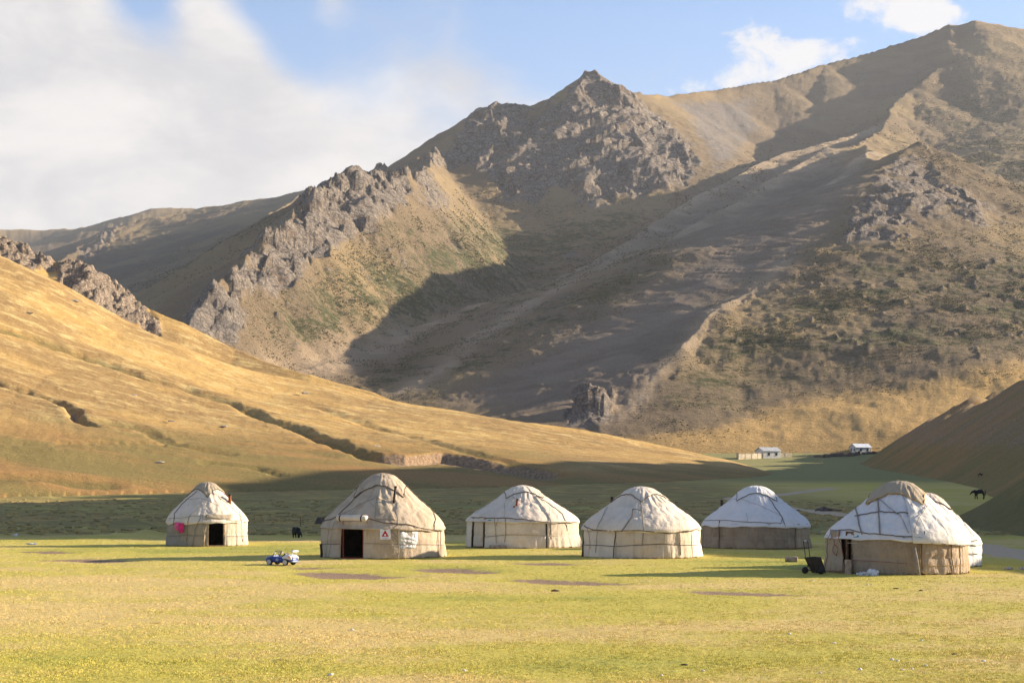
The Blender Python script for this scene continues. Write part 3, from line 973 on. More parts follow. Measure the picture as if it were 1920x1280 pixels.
C_ROPE_G = flat('grey_rope', (0.24, 0.205, 0.165), 0.95, 0.25, 12)
C_ROPE_L = flat('pale_rope', (0.46, 0.41, 0.33), 0.95, 0.2, 12)
C_ROPE_Y = flat('ochre_rope', (0.38, 0.24, 0.08), 0.95, 0.2, 12)
C_RUST = flat('rusty_iron', (0.23, 0.075, 0.035), 0.75, 0.35, 9)
C_SOOT = flat('sooty_iron', (0.06, 0.04, 0.032), 0.7, 0.4, 9)
C_WOOD = flat('weathered_wood', (0.30, 0.20, 0.12), 0.85, 0.3, 8)
C_WOOD_D = flat('dark_wood', (0.13, 0.075, 0.045), 0.85, 0.3, 8)
C_REDP = flat('red_painted_wood', (0.30, 0.06, 0.035), 0.6, 0.2, 8)
C_BLACK = flat('black_cloth', (0.02, 0.018, 0.017), 0.95, 0.3, 8)
C_TURQ = flat('turquoise_paint', (0.03, 0.25, 0.29), 0.8, 0.2, 8)
C_TURQ_F = flat('faded_turquoise_paint', (0.16, 0.22, 0.21), 0.9, 0.3, 8)
C_PINK = flat('pink_cloth', (0.62, 0.03, 0.16), 0.9, 0.25, 9)
C_PINK2 = flat('light_pink_cloth', (0.66, 0.10, 0.26), 0.9, 0.25, 9)
C_REDST = flat('red_stitching', (0.23, 0.05, 0.035), 0.95, 0.2, 9)
C_SHADE_SHELL = flat('shade_shell', (0.035, 0.022, 0.016), 0.95, 0.3, 4)  # near-black colour standing in for the shade inside the doorways


def tag(o, label=None, cat=None, group=None):
    if label:
        o['label'] = label
    if cat:
        o['category'] = cat
    if group:
        o['group'] = group
    return o


def empty(name, loc, rz=0.0):
    o = bpy.data.objects.new(name, None)
    o.location = loc
    o.rotation_euler = (0, 0, rz)
    o.empty_display_size = 0.3
    return obj_link(o)


def mesh_obj(name, verts, faces, mat, parent=None, smooth=False):
    me = bpy.data.meshes.new(name)
    me.from_pydata([tuple(map(float, v)) for v in verts], [], faces)
    if mat:
        me.materials.append(mat)
    if smooth:
        me.polygons.foreach_set('use_smooth', [True] * len(me.polygons))
    me.update()
    return obj_link(bpy.data.objects.new(name, me), parent)


def tube_data(pts, rad, sides=6, caps=True):
    pts = [Vector(p) for p in pts]
    rads = rad if isinstance(rad, (list, tuple)) else [rad] * len(pts)
    vs_, fs = [], []
    up0 = Vector((0.13, 0.31, 0.94)).normalized()
    for i, p in enumerate(pts):
        t = (pts[min(i + 1, len(pts) - 1)] - pts[max(i - 1, 0)])
        t = t.normalized() if t.length > 1e-9 else Vector((0, 0, 1))
        a = t.cross(up0)
        if a.length < 0.05:
            a = t.cross(Vector((1, 0, 0)))
        a.normalize()
        b = t.cross(a)
        for k in range(sides):
            w = 2 * math.pi * k / sides
            vs_.append(p + (a * math.cos(w) + b * math.sin(w)) * rads[i])
    for i in range(len(pts) - 1):
        for k in range(sides):
            k2 = (k + 1) % sides
            fs.append((i * sides + k, i * sides + k2, (i + 1) * sides + k2, (i + 1) * sides + k))
    if caps:
        fs.append(tuple(range(sides))[::-1])
        n = (len(pts) - 1) * sides
        fs.append(tuple(n + k for k in range(sides)))
    return vs_, fs


def tube(name, pts, rad, mat, parent=None, sides=6):
    v, f = tube_data(pts, rad, sides)
    return mesh_obj(name, v, f, mat, parent, True)


def box_data(c, s, rz=0.0, bevel=0.0):
    ca, sa = math.cos(rz), math.sin(rz)
    out = []
    for z in (-.5, .5):
        for x, y in ((-.5, -.5), (.5, -.5), (.5, .5), (-.5, .5)):
            dx, dy = x * s[0], y * s[1]
            out.append((c[0] + dx * ca - dy * sa, c[1] + dx * sa + dy * ca, c[2] + z * s[2]))
    return out, [(3, 2, 1, 0), (4, 5, 6, 7), (0, 1, 5, 4), (1, 2, 6, 5), (2, 3, 7, 6), (3, 0, 4, 7)]


def box(name, c, s, mat, parent=None, rz=0.0, bevel=0.0):
    v, f = box_data(c, s, rz)
    o = mesh_obj(name, v, f, mat, parent)
    if bevel:
        b = o.modifiers.new('bevel', 'BEVEL')
        b.width = bevel
        b.segments = 2
    return o


def solid(o, t):
    s = o.modifiers.new('solid', 'SOLIDIFY')
    s.thickness = t
    s.offset = 1.0
    return o


PROF_R = np.array([0, .08, .18, .30, .42, .5, .62, .74, .84, .92, .965, 1.0])
PROF_Z = np.array([1.0, .99, .955, .85, .705, .61, .475, .345, .235, .14, .07, -.02])


class Yurt:
    """xl, xr: wall edges; yb: foot of the wall nearest us; ye: eave; yt: top (all as seen from the camera, in photo pixels)"""

    def __init__(self, label, xl, xr, yb, ye, yt, seed, dd=0.0, nrib=26, apex=0.0, peak=0.0):
        self.seed = seed
        self.peak = peak
        df = CZ * FPX / (yb - PYH) + dd
        hw = (xr - xl) / 2 / FPX
        self.dc = df / (1 - hw)
        self.R = hw * self.dc
        self.xc = (xl + xr) / 2
        self.x = (self.xc - PX0) / FPX * self.dc
        self.gz = ground_at(self.x, self.dc)
        self.ht = CZ + (PYH - yt) / FPX * self.dc - self.gz
        self.hw = CZ + (PYH - ye) / FPX * self.dc - self.gz
        self.hr = self.ht - self.hw
        self.rz = -math.asin(self.x / math.hypot(self.x, self.dc))
        self.nrib = nrib
        self.apex = apex
        self.root = empty('yurt', (self.x, self.dc, self.gz), self.rz)
        tag(self.root, label, 'yurt', 'yurts pitched on the meadow')

    # surfaces --------------------------------------------------------
    def prof(self, r):
        z = np.interp(r, PROF_R, PROF_Z)
        return z + self.peak * np.sin(np.clip(r, 0, 1) * np.pi) * 0.1

    def wall_r(self, th, z):
        sd = self.seed
        t = np.clip(z / self.hw, -0.1, 1)
        r = self.R * (1.015 - 0.02 * t)
        r = r + 0.05 * fbm(th * 3.1 + sd, z * 0.9, 3, sd) + 0.03 * perlin(th * 9 + 3 + sd, z * 0.5 + 2, sd + 3) + 0.014 * perlin(th * 15 - z * 3, z * 2 + th * 3, sd + 4)
        # hem folds open towards the ground, and the cloth is drawn in at the girth rope
        r = r + (1 - t) ** 2 * (0.075 * perlin(th * 16 + sd, z * 0.3 + 9, sd + 5) + 0.035 * perlin(th * 31, z * 0.4, sd + 6))
        r = r - 0.03 * np.exp(-((z - self.hw * 0.46) / 0.07) ** 2)
        return r

    def wall_p(self, th, z, off=0.0):
        th = np.asarray(th, float); z = np.asarray(z, float)
        r = self.wall_r(th, z) + off
        return r * np.sin(th), -r * np.cos(th), z

    def roof_p(self, th, r, off=0.0, drop=0.0):
        """r: fraction of the radius, 0 at the crown"""
        th = np.asarray(th, float); r = np.asarray(r, float)
        sd = self.seed
        rib = np.abs(np.sin(th * self.nrib / 2)) - 0.64
        zz = self.hw + self.hr * self.prof(r) - drop
        wr = 0.05 * fbm(th * 4 + sd, r * 5, 3, sd + 11) + 0.028 * perlin(th * 6 + r * 4, r * 14 + sd, sd + 13) + 0.014 * perlin(th * 14, r * 9 - th * 3, sd + 15)
        n = (rib * 0.022 * np.sin(np.clip(r, 0.1, 1) * np.pi) + wr) * np.clip(r * 3, 0, 1) + off
        rr = self.R * 1.02 * r + n * 0.55
        zz = zz + n * 0.8
        ax = self.apex * (1 - r)
        return rr * np.sin(th) + ax, -rr * np.cos(th), zz

    # pixel -> surface -------------------------------------------------
    def on(self, px, py, off=0.012):
        """point of the cloth seen at a photo pixel"""
        dep = self.dc - self.R * 0.8
        for _ in range(5):
            u = (px - self.xc) / FPX * dep
            h = CZ + (PYH - py) / FPX * dep - self.gz
            if h <= self.hw * 0.995:
                sn = np.clip(u / (self.R * 1.01), -0.999, 0.999)
                th = math.asin(sn)
                dep = self.dc - self.R * math.cos(th)
                res = ('w', th, h)
            else:
                t = (h - self.hw) / self.hr
                r = float(np.interp(-min(t, 0.998), -PROF_Z, PROF_R))
                r = max(r, 0.03)
                sn = np.clip((u - self.apex * (1 - r)) / (self.R * 1.02 * r), -0.999, 0.999)
                th = math.asin(sn)
                dep = self.dc - self.R * r * math.cos(th)
                res = ('r', th, r)
        return res

    def pt(self, kind, th, v, off=0.012):
        p = self.wall_p(th, v, off) if kind == 'w' else self.roof_p(th, v, off)
        return Vector((float(p[0]), float(p[1]), float(p[2])))

    def rope(self, pix, rad=0.018, mat=None, off=0.014, name='rope'):
        """rope lying on the cloth through a list of photo pixels"""
        pts = []
        for (a, b) in zip(pix[:-1], pix[1:]):
            n = max(2, int(math.hypot(b[0] - a[0], b[1] - a[1]) / 4))
            for i in range(n + (b is pix[-1])):
                t = i / n
                k = self.on(a[0] + (b[0] - a[0]) * t, a[1] + (b[1] - a[1]) * t)
                o = off + (0.095 if k[0] == 'w' and k[2] > self.hw * 0.86 else 0.05 if k[0] == 'w' else 0.022)
                pts.append(self.pt(*k, o))
        return tube(name, pts, rad * 0.82, mat or C_ROPE, self.root, 5)

    # parts -------------------------------------------------------------
    def wall(self, t0, t1, mat, z0=0.0, z1=None, off=0.0, name='wall_panel', ragged=0.05, label=None, open_skirt=0.0):
        n = max(6, int((t1 - t0) / math.radians(1.6)))
        th = np.linspace(t0, t1, n)
        top = (self.hw + 0.02) if z1 is None else z1
        bot = z0 + ragged * (0.5 + perlin(th * 7 + self.seed, th * 0 + 4, self.seed + 21)) if ragged else z0 + th * 0
        k = np.linspace(0, 1, 22)[:, None]
        TH = np.broadcast_to(th, (22, n)).copy()
        Z = bot[None, :] + (top - bot[None, :]) * k
        if ragged == 0.0:
            Z = z0 + (top - z0) * k + 0 * TH
        X, Y, Z = self.wall_p(TH, Z, off)
        if open_skirt:
            w = (np.clip(1 - Z / (self.hw * 0.55), 0, 1) ** 1.3) * open_skirt * np.sin(np.clip((TH - t0) / (t1 - t0), 0, 1) * np.pi)
            X = X + np.sin(TH) * w; Y = Y - np.cos(TH) * w
        o = grid_mesh(name, X, Y, Z, None, mat, True, self.root)
        solid(o, 0.022)
        if label:
            o['label'] = label
        return o

    def roof(self, mat, t0=-math.pi, t1=math.pi, r0=0.02, hem=0.10, off=0.0, hem_noise=0.05, name='roof_cover', hem_fn=None, r1=1.0):
        n = max(10, int((t1 - t0) / math.radians(1.5)))
        th = np.linspace(t0, t1, n)
        rs = np.linspace(r0, r1, 34)
        TH, RR = np.meshgrid(th, rs)
        X, Y, Z = self.roof_p(TH, RR, off)
        if r1 >= 1.0:
            hm = hem + hem_noise * perlin(th * 3 + self.seed, th * 0 + 1, self.seed + 31) * 2
            if hem_fn is not None:
                hm = hm + hem_fn(th)
            hm = np.maximum(hm, 0.03)
            rows = []
            for k in (0.25, 0.5, 0.75, 1.0):
                w = 0.012 * perlin(th * 14 + self.seed, th * 0 + k, self.seed + 33)
                fl = self.R * 1.02 + 0.035 + off * .8 + w * k - 0.01 * k
                rows.append((fl * np.sin(th), -fl * np.cos(th), self.hw - 0.02 * self.hr - hm * k + off * .4))
            X = np.vstack([X] + [r[0][None] for r in rows]); Y = np.vstack([Y] + [r[1][None] for r in rows]); Z = np.vstack([Z] + [r[2][None] for r in rows])
        o = grid_mesh(name, X[::-1], Y[::-1], Z[::-1], None, mat, True, self.root)
        solid(o, 0.012)
        return o

    def crown(self, mat, a=0.34, rot=0.5, corner=1.25, off=0.03, rope=True, name='crown_cover', rmat=None):
        th = np.linspace(-math.pi, math.pi, 121)
        sq = 1 / np.maximum(np.abs(np.cos(th - rot)), np.abs(np.sin(th - rot)))
        rm = a * (1 + (sq - 1) * corner) * (1 + 0.05 * perlin(th * 3, th * 0 + self.seed, self.seed + 41))
        k = np.linspace(0.02, 1, 16)[:, None]
        RR = k * rm[None]
        TH = np.broadcast_to(th, RR.shape)
        X, Y, Z = self.roof_p(TH, RR, off)
        Z = Z + 0.03 * (1 - k)
        o = grid_mesh(name, X[::-1], Y[::-1], Z[::-1], None, mat, True, self.root)
        solid(o, 0.015)
        if rope:
            p = self.roof_p(th, rm * 1.0, off + 0.012)
            tube('crown_rope', [Vector((float(x), float(y), float(z))) for x, y, z in zip(*p)], 0.02, rmat or C_ROPE, self.root, 5)
        return o

    def chimney(self, px, y0, y1, mat, rad=0.06, lean=0.0, back=False, elbow=0.0):
        k = self.on(px, y1)
        th = k[1] if not back else math.pi - k[1]
        r = k[2] if k[0] == 'r' else 0.95
        b = self.pt('r', th, r, -0.06)
        h = (y1 - y0) / FPX * self.dc + 0.08
        pts = [b, b + Vector((lean * 0.5, 0, h * 0.5)), b + Vector((lean, 0, h))]
        o = tube('chimney_pipe', pts, rad, mat, self.root, 12)
        v, f = tube_data([pts[-1] - Vector((0, 0, .06)), pts[-1] + Vector((0, 0, .012))], rad * 1.18, 12)
        mesh_obj('pipe_collar', v, f, C_SOOT, o, True)
        if elbow:
            tube('pipe_elbow', [b + Vector((0, -.03, .05)), b + Vector((-elbow, -.06, .0))], rad * .8, mat, o, 10)
        return o

    def th(self, px, py=None):
        return math.asin(max(-.999, min(.999, (px - self.xc) / FPX * (self.dc - self.R * .85) / self.R)))

    def zat(self, px, py):
        t = self.th(px)
        return CZ + (PYH - py) / FPX * (self.dc - self.R * math.cos(t)) - self.gz

    def patch(self, pix, mat, name, off=0.02, nu=14, nv=14, ripple=0.0, label=None, thick=0.008):
        """cloth patch on the wall: four corner pixels top-left, top-right, bottom-right, bottom-left"""
        (ax, ay), (bx, by), (cx, cy), (dx, dy) = pix
        X = np.zeros((nv, nu)); Y = X.copy(); Z = X.copy()
        for j in range(nv):
            for i in range(nu):
                u, v = i / (nu - 1), j / (nv - 1)
                px = (ax * (1 - u) + bx * u) * (1 - v) + (dx * (1 - u) + cx * u) * v
                py = (ay * (1 - u) + by * u) * (1 - v) + (dy * (1 - u) + cy * u) * v
                k = self.on(px, py)
                p = self.pt(*k, off + ripple * float(np.sin(7 * u - 9 * v + 3 * np.sin(5 * v)) * np.sin(math.pi * u)))
                X[j, i], Y[j, i], Z[j, i] = p
        o = grid_mesh(name, X[::-1], Y[::-1], Z[::-1], None, mat, True, self.root)
        solid(o, thick)
        if label:
            o['label'] = label
        return o

    def door_frame(self, x0, x1, y0, y1, mat, w=0.07):
        t0, t1 = self.th(x0), self.th(x1)
        zt = self.zat((x0 + x1) / 2, y0)
        fr = []
        for t in (t0, t1):
            a = self.pt('w', t, 0.0, -0.05); b = self.pt('w', t, zt, -0.03)
            fr.append((a, b))
            v, f = box_data((0, 0, 0), (w, w * 1.3, (b - a).length))
            o = mesh_obj('door_post', v, f, mat, self.root)
            o.matrix_local = Matrix.Translation((a + b) / 2) @ Matrix.Rotation(t, 4, 'Z')
        m = (fr[0][1] + fr[1][1]) / 2
        d = fr[1][1] - fr[0][1]
        v, f = box_data((0, 0, 0), (d.length + w * 2, w * 1.4, w))
        o = mesh_obj('door_lintel', v, f, mat, self.root)
        o.matrix_local = Matrix.Translation(m) @ Matrix.Rotation(math.atan2(d.y, d.x), 4, 'Z')
        v, f = box_data((0, 0, 0), (d.length + w * 2, w * 1.6, 0.05))
        o = mesh_obj('door_sill', v, f, mat, self.root)
        m0 = (fr[0][0] + fr[1][0]) / 2
        o.matrix_local = Matrix.Translation((m0.x, m0.y, 0.03)) @ Matrix.Rotation(math.atan2(d.y, d.x), 4, 'Z')
        # added near-black wall, floor and roof shells: the doorway's shade put into colour
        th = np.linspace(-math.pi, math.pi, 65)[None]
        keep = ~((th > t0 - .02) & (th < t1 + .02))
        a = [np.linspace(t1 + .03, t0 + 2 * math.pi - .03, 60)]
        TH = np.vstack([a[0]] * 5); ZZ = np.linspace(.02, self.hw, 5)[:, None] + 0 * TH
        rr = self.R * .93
        o = grid_mesh('shade_shell', rr * np.sin(TH), -rr * np.cos(TH), ZZ, None, C_SHADE_SHELL, True, self.root)
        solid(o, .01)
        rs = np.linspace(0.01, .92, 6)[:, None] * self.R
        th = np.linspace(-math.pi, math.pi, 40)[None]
        o = grid_mesh('shade_floor', rs * np.sin(th), -rs * np.cos(th), 0.03 + 0 * rs * th, None, C_SHADE_SHELL, True, self.root)
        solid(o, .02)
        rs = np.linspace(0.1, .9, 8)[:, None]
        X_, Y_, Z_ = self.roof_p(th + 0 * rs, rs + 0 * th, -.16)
        o = grid_mesh('shade_roof', X_, Y_, Z_, None, C_SHADE_SHELL, True, self.root)
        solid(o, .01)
        return t0, t1


DEG = math.radians
# --- smallest yurt, far left: grey felt and pale canvas wall, open door
y1 = Yurt('small yurt at far left with open dark doorway and pink clothes on its wall', 315, 462, 1024, 974, 905, 1, nrib=22)
d0, d1 = y1.door_frame(390, 420, 975, 1024, C_WOOD)
y1.wall(-math.pi, d0, C_FELT_G, ragged=0.03)
y1.wall(d1, math.pi, C_CREAM, ragged=0.03)
y1.wall(d0 - .02, d1 + .02, C_CREAM, z0=y1.zat(405, 976), ragged=0.0, name='door_head', off=0.01)
y1.roof(C_WHITE, hem=0.10, hem_fn=lambda t: 0.06 * np.cos(t + 1.0))
y1.crown(C_BEIGE, 0.33, 0.80, 1.35)
y1.chimney(431, 928, 944, C_RUST, 0.085)
y1.patch([(386, 966), (436, 966), (432, 974), (385, 972)], C_BEIGE, 'door_canopy', 0.05, thick=.03)
y1.patch([(386, 974), (392, 974), (390, 1023), (381, 1023)], C_FELT_L, 'door_curtain', 0.035, ripple=0.02)
for pth, rd, mt in [([(370, 922), (345, 942), (329, 962), (328, 982)], .022, C_ROPE), ([(318, 972), (345, 971), (386, 966)], .012, C_ROPE_G),
                    ([(376, 948), (355, 970), (350, 1020)], .022, C_ROPE_G), ([(378, 968), (367, 990), (363, 1022)], .02, C_ROPE_G), ([(380, 968), (383, 1003)], .014, C_ROPE_G),
                    ([(316, 1005), (345, 1003), (384, 1004)], .012, C_ROPE), ([(345, 936), (380, 935), (410, 948)], .01, C_ROPE_G), ([(388, 915), (430, 948), (456, 974)], .012, C_ROPE_G),
                    ([(418, 915), (440, 940), (458, 968)], .015, C_ROPE), ([(448, 955), (454, 1022)], .016, C_ROPE_G), ([(440, 976), (444, 1023)], .014, C_ROPE_G),
                    ([(424, 1005), (445, 1005), (462, 1005)], .012, C_ROPE_G), ([(424, 975), (445, 976), (460, 974)], .014, C_ROPE_G), ([(378, 940), (400, 962), (420, 972)], .01, C_ROPE_G)]:
    y1.rope(pth, rd, mt)

# --- large tan yurt with sign
y2 = Yurt('large stained tan canvas yurt with red triangle sign beside its open doorway', 604, 831, 1048, 985, 889, 2, nrib=28)
d0, d1 = y2.door_frame(643, 681, 976, 1046, C_REDP, 0.032)
y2.wall(-math.pi, d0 - .03, C_TAN, ragged=0.04)
y2.wall(d1 + .01, 1.25, C_TAN, ragged=0.04)
y2.wall(1.2, math.pi, C_TAN, ragged=0.04, off=0.02, open_skirt=0.1)
y2.wall(d0 - .06, d1 + .06, C_TAN, z0=y2.zat(660, 977), ragged=0.0, name='door_head', off=0.006)
y2.roof(C_TAN, hem=0.08, hem_fn=lambda t: 0.07 * np.sin(t))
y2.crown(C_TAN, 0.37, -0.15, 1.25)
y2.chimney(738, 913, 943, C_SOOT, 0.055, lean=0.10)
y2.patch([(652, 925), (668, 897), (672, 906), (655, 928)], C_WHITE, 'loose_flap', 0.10, thick=.02)
# rolled-up door felt
a, b = y2.pt(*y2.on(636, 975), .13), y2.pt(*y2.on(688, 976), .13)
rl = tube('door_roll', [a + (b - a) * t for t in (0, .2, .4, .6, .8, 1)], [.15, .16, .16, .155, .15, .15], C_WHITE, y2.root, 14)
for t in (.12, .86):
    c = a + (b - a) * t
    dv = (b - a).normalized()
    v, f = tube_data([c - dv * .03, c + dv * .03], .165, 14)
    mesh_obj('tie_band', v, f, C_SOOT, rl, True)
y2.patch([(749, 996), (783, 997), (782, 1021), (749, 1021)], C_SILVER, 'silver_patch', 0.03, ripple=0.022, label='crumpled silver sheet patch')
y2.patch([(749, 1022), (780, 1021), (778, 1027), (750, 1028)], C_SILVER, 'silver_patch', 0.03, ripple=0.012)
y2.patch([(733, 990), (747, 992), (747, 1019), (735, 1012)], C_FELT_G, 'torn_patch', 0.015, ripple=0.01)
y2.patch([(706, 930), (722, 936), (742, 975), (702, 974)], C_BEIGE, 'roof_patch', 0.02, ripple=0.008)
for pth, rd, mt in [([(606, 979), (632, 970)], .026, C_ROPE), ([(690, 972), (720, 980), (760, 984), (800, 992), (828, 995)], .028, C_ROPE), ([(682, 922), (654, 947), (634, 968)], .022, C_ROPE),
                    ([(764, 906), (790, 938), (812, 960), (816, 975), (811, 992)], .024, C_ROPE), ([(672, 900), (683, 922)], .018, C_ROPE), ([(820, 995), (820, 1040)], .024, C_ROPE),
                    ([(604, 1019), (640, 1019)], .014, C_ROPE), ([(683, 1018), (720, 1019), (747, 1020), (790, 1020), (829, 1021)], .013, C_ROPE_G),
                    ([(620, 978), (615, 1020), (613, 1044)], .010, C_ROPE_G), ([(628, 978), (622, 1022), (620, 1044)], .010, C_ROPE_G), ([(747, 943), (747, 1000), (748, 1030), (746, 1046)], .012, C_ROPE_L),
                    ([(690, 1030), (698, 1042), (712, 1047)], .010, C_ROPE_L), ([(665, 900), (646, 936), (612, 968)], .010, C_ROPE_G), ([(700, 935), (668, 950), (640, 966)], .010, C_ROPE_G),
                    ([(705, 912), (690, 938), (715, 965)], .008, C_ROPE_G), ([(636, 970), (640, 972)], .04, C_ROPE)]:
    y2.rope(pth, rd, mt)

# --- broad white yurt, middle
y3 = Yurt('broad white canvas yurt with pale door curtain and turquoise paint spot, rusty pipe on roof', 876, 1083, 1028, 974, 911, 3, nrib=28, peak=-.3)
d0, d1 = y3.door_frame(886, 909, 972, 1026, C_WOOD_D)
y3.wall(-math.pi, d0 - .05, C_WHITE, ragged=0.03)
y3.wall(d1 + .01, .42, C_WHITE, ragged=0.03)
y3.wall(.44, math.pi, C_CREAM, ragged=0.05, off=0.025, open_skirt=0.22)
y3.wall(d0 + .03, d1 - .05, C_CREAM, z0=0.06, ragged=0.03, name='door_curtain', off=-0.03)
y3.wall(d0 - .06, d1 + .06, C_WHITE, z0=y3.zat(898, 973), ragged=0.0, name='door_head', off=0.006)
y3.roof(C_WHITE, hem=0.07, hem_fn=lambda t: 0.06 * np.sin(t * .8))
y3.crown(C_WHITE, 0.31, 0.12, 1.2)
y3.chimney(968, 935, 947, C_RUST, 0.06, lean=0.06, elbow=0.16)
y3.patch([(915, 974), (921, 974), (921, 982), (915, 981)], C_TURQ, 'paint_spot', 0.012, label='turquoise paint spot on the wall')
for pth, rd, mt in [([(884, 970), (912, 971), (948, 971), (990, 975), (1033, 979), (1060, 979), (1080, 978)], .026, C_ROPE), ([(1002, 930), (1020, 952), (1032, 975), (1033, 1010)], .022, C_ROPE_G),
                    ([(1004, 929), (1030, 943), (1054, 962), (1061, 980), (1063, 995)], .022, C_ROPE), ([(908, 1006), (950, 1002), (1000, 1002), (1033, 1005)], .016, C_ROPE_G),
                    ([(928, 973), (931, 1017)], .016, C_ROPE_G), ([(948, 972), (949, 1002), (946, 1017)], .018, C_ROPE_G), ([(934, 972), (931, 984)], .012, C_ROPE_G),
                    ([(1036, 1004), (1060, 1005), (1080, 1004)], .012, C_ROPE_L), ([(946, 940), (946, 970)], .009, C_ROPE_G), ([(1030, 940), (1031, 975)], .009, C_ROPE_L),
                    ([(960, 930), (1000, 945), (1012, 955)], .009, C_ROPE_G), ([(935, 931), (890, 962)], .009, C_ROPE_G)]:
    y3.rope(pth, rd, mt)

# --- white yurt with the tall pointed crown
y4 = Yurt('bright white canvas yurt with pointed crown and pleated skirt, fourth from the left', 1094, 1310, 1047, 986, 914, 4, nrib=26)
y4.wall(-math.pi, -1.32, C_BLACK, ragged=0.02, z0=0.0)
y4.wall(-1.34, -.42, C_WHITE, ragged=0.03, off=.01)
y4.wall(-.44, 1.0, C_CREAM, ragged=0.03, off=0.02)
y4.wall(.98, math.pi, C_WHITE, ragged=0.04, off=0.03, open_skirt=0.14)
y4.roof(C_WHITE, hem=0.10, hem_fn=lambda t: 0.08 * np.cos(t))
y4.crown(C_WHITE, 0.33, 0.80, 1.2)
y4.chimney(1146, 933, 944, C_SOOT, 0.06, back=True)
for pth, rd, mt in [([(1096, 986), (1115, 993), (1150, 995), (1200, 994), (1250, 999), (1290, 995), (1308, 989)], .026, C_ROPE), ([(1187, 956), (1185, 970), (1166, 996)], .024, C_ROPE),
                    ([(1201, 930), (1204, 960), (1207, 990), (1204, 1022)], .024, C_ROPE_G), ([(1155, 995), (1152, 1020), (1152, 1046)], .026, C_ROPE), ([(1140, 950), (1122, 985), (1118, 1035)], .014, C_ROPE_G),
                    ([(1094, 1021), (1130, 1022), (1155, 1024), (1200, 1021), (1245, 1019), (1275, 1021), (1308, 1021)], .018, C_ROPE), ([(1104, 990), (1107, 1030)], .012, C_ROPE_G),
                    ([(1272, 997), (1274, 1040)], .020, C_ROPE), ([(1246, 998), (1247, 1020)], .014, C_ROPE_L), ([(1189, 994), (1189, 1044)], .010, C_ROPE_L), ([(1187, 956), (1204, 957)], .02, C_ROPE_G)]:
    y4.rope(pth, rd, mt)

# --- shaded yurt, brown felt wall and white roof tarp
y5 = Yurt('shaded yurt with plain brown felt wall under a clean white roof tarp', 1319, 1515, 1031, 981, 912, 5, dd=1.5, nrib=26)
y5.wall(-math.pi, -.72, C_FELT, ragged=0.02)
y5.wall(-.72, .86, C_FELT, ragged=0.03, off=.012)
y5.wall(.84, math.pi, C_FELT_L, ragged=0.03, off=0.025, open_skirt=.08)
y5.roof(C_TARP, hem=0.09, hem_fn=lambda t: 0.10 * np.clip(np.sin(t - .2), 0, 1))
y5.crown(C_TARP, 0.34, 0.05, 1.2)
y5.chimney(1345, 939, 950, C_SOOT, 0.06, back=True)
for pth, rd, mt in [([(1350, 976), (1350, 1028)], .026, C_ROPE), ([(1443, 936), (1455, 955), (1465, 968), (1471, 986)], .022, C_ROPE), ([(1441, 934), (1466, 970), (1464, 980)], .014, C_ROPE),
                    ([(1318, 976), (1350, 976), (1400, 979), (1464, 981)], .018, C_ROPE), ([(1325, 970), (1350, 945), (1385, 934), (1430, 950), (1462, 966)], .009, C_ROPE_G),
                    ([(1400, 962), (1402, 978)], .009, C_ROPE_G), ([(1478, 985), (1478, 1020)], .010, C_ROPE_L), ([(1350, 1010), (1400, 1011), (1488, 1012)], .010, C_ROPE_G), ([(1490, 985), (1489, 1026)], .022, C_ROPE)]:
    y5.rope(pth, rd, mt)

# --- nearest yurt on the right
y6 = Yurt('nearest yurt at right, brown felt wall, beige cap, white tarp over its sunny side', 1552, 1808, 1078, 1004, 905, 6, nrib=26, apex=0.12)
t0, t1 = y6.door_frame(1589, 1598, 998, 1074, C_WOOD_D, .06)
y6.wall(-math.pi, -.98, C_FELT_L, ragged=0.02, open_skirt=.12)
y6.wall(t1 + .02, .36, C_FELT, ragged=0.04)
y6.wall(.36, 1.05, C_FELT_L, ragged=0.06, off=.02)
y6.wall(1.03, math.pi, C_FELT_L, ragged=0.06, off=.035)
y6.wall(t0 - .25, t1 + .04, C_FELT, z0=y6.zat(1594, 1000), ragged=0.0, name='door_head')
y6.roof(C_TARP, hem=0.06, hem_fn=lambda t: 0.05 * np.sin(t))
y6.roof(C_TARP_W, .22, 1.9, r0=.18, hem=0.16, off=0.045, hem_noise=.02, name='roof_tarp', hem_fn=lambda t: .12 * np.sin((t - .22) * 1.4))
y6.crown(C_BEIGE, 0.36, -0.12, 1.3, off=0.06, rmat=C_ROPE_Y)
fl = y6.patch([(1563, 996), (1577, 997), (1589, 1074), (1557, 1075)], C_FELT_L, 'door_flap', 0.07, ripple=.02, label='pale felt door flap stitched with red scrolls', thick=.02)
for pth in ([(1563, 997), (1558, 1040), (1557, 1074)], [(1578, 1000), (1587, 1040), (1589, 1072)], [(1558, 1070), (1565, 1072), (1572, 1070), (1580, 1073), (1588, 1070)],
            [(1566, 1012), (1569, 1008), (1573, 1012), (1572, 1020), (1578, 1028), (1578, 1034), (1574, 1042), (1570, 1034), (1570, 1028), (1573, 1020)]):
    y6.rope(pth, .014, C_REDST, .10, 'stitching')
y6.patch([(1608, 1004), (1612, 1004), (1612, 1011), (1608, 1011)], C_TURQ, 'paint_spot', .012, label='turquoise paint drip on the wall')
y6.patch([(1610, 1012), (1612, 1012), (1611, 1030), (1610, 1030)], C_TURQ_F, 'paint_drip', .012)
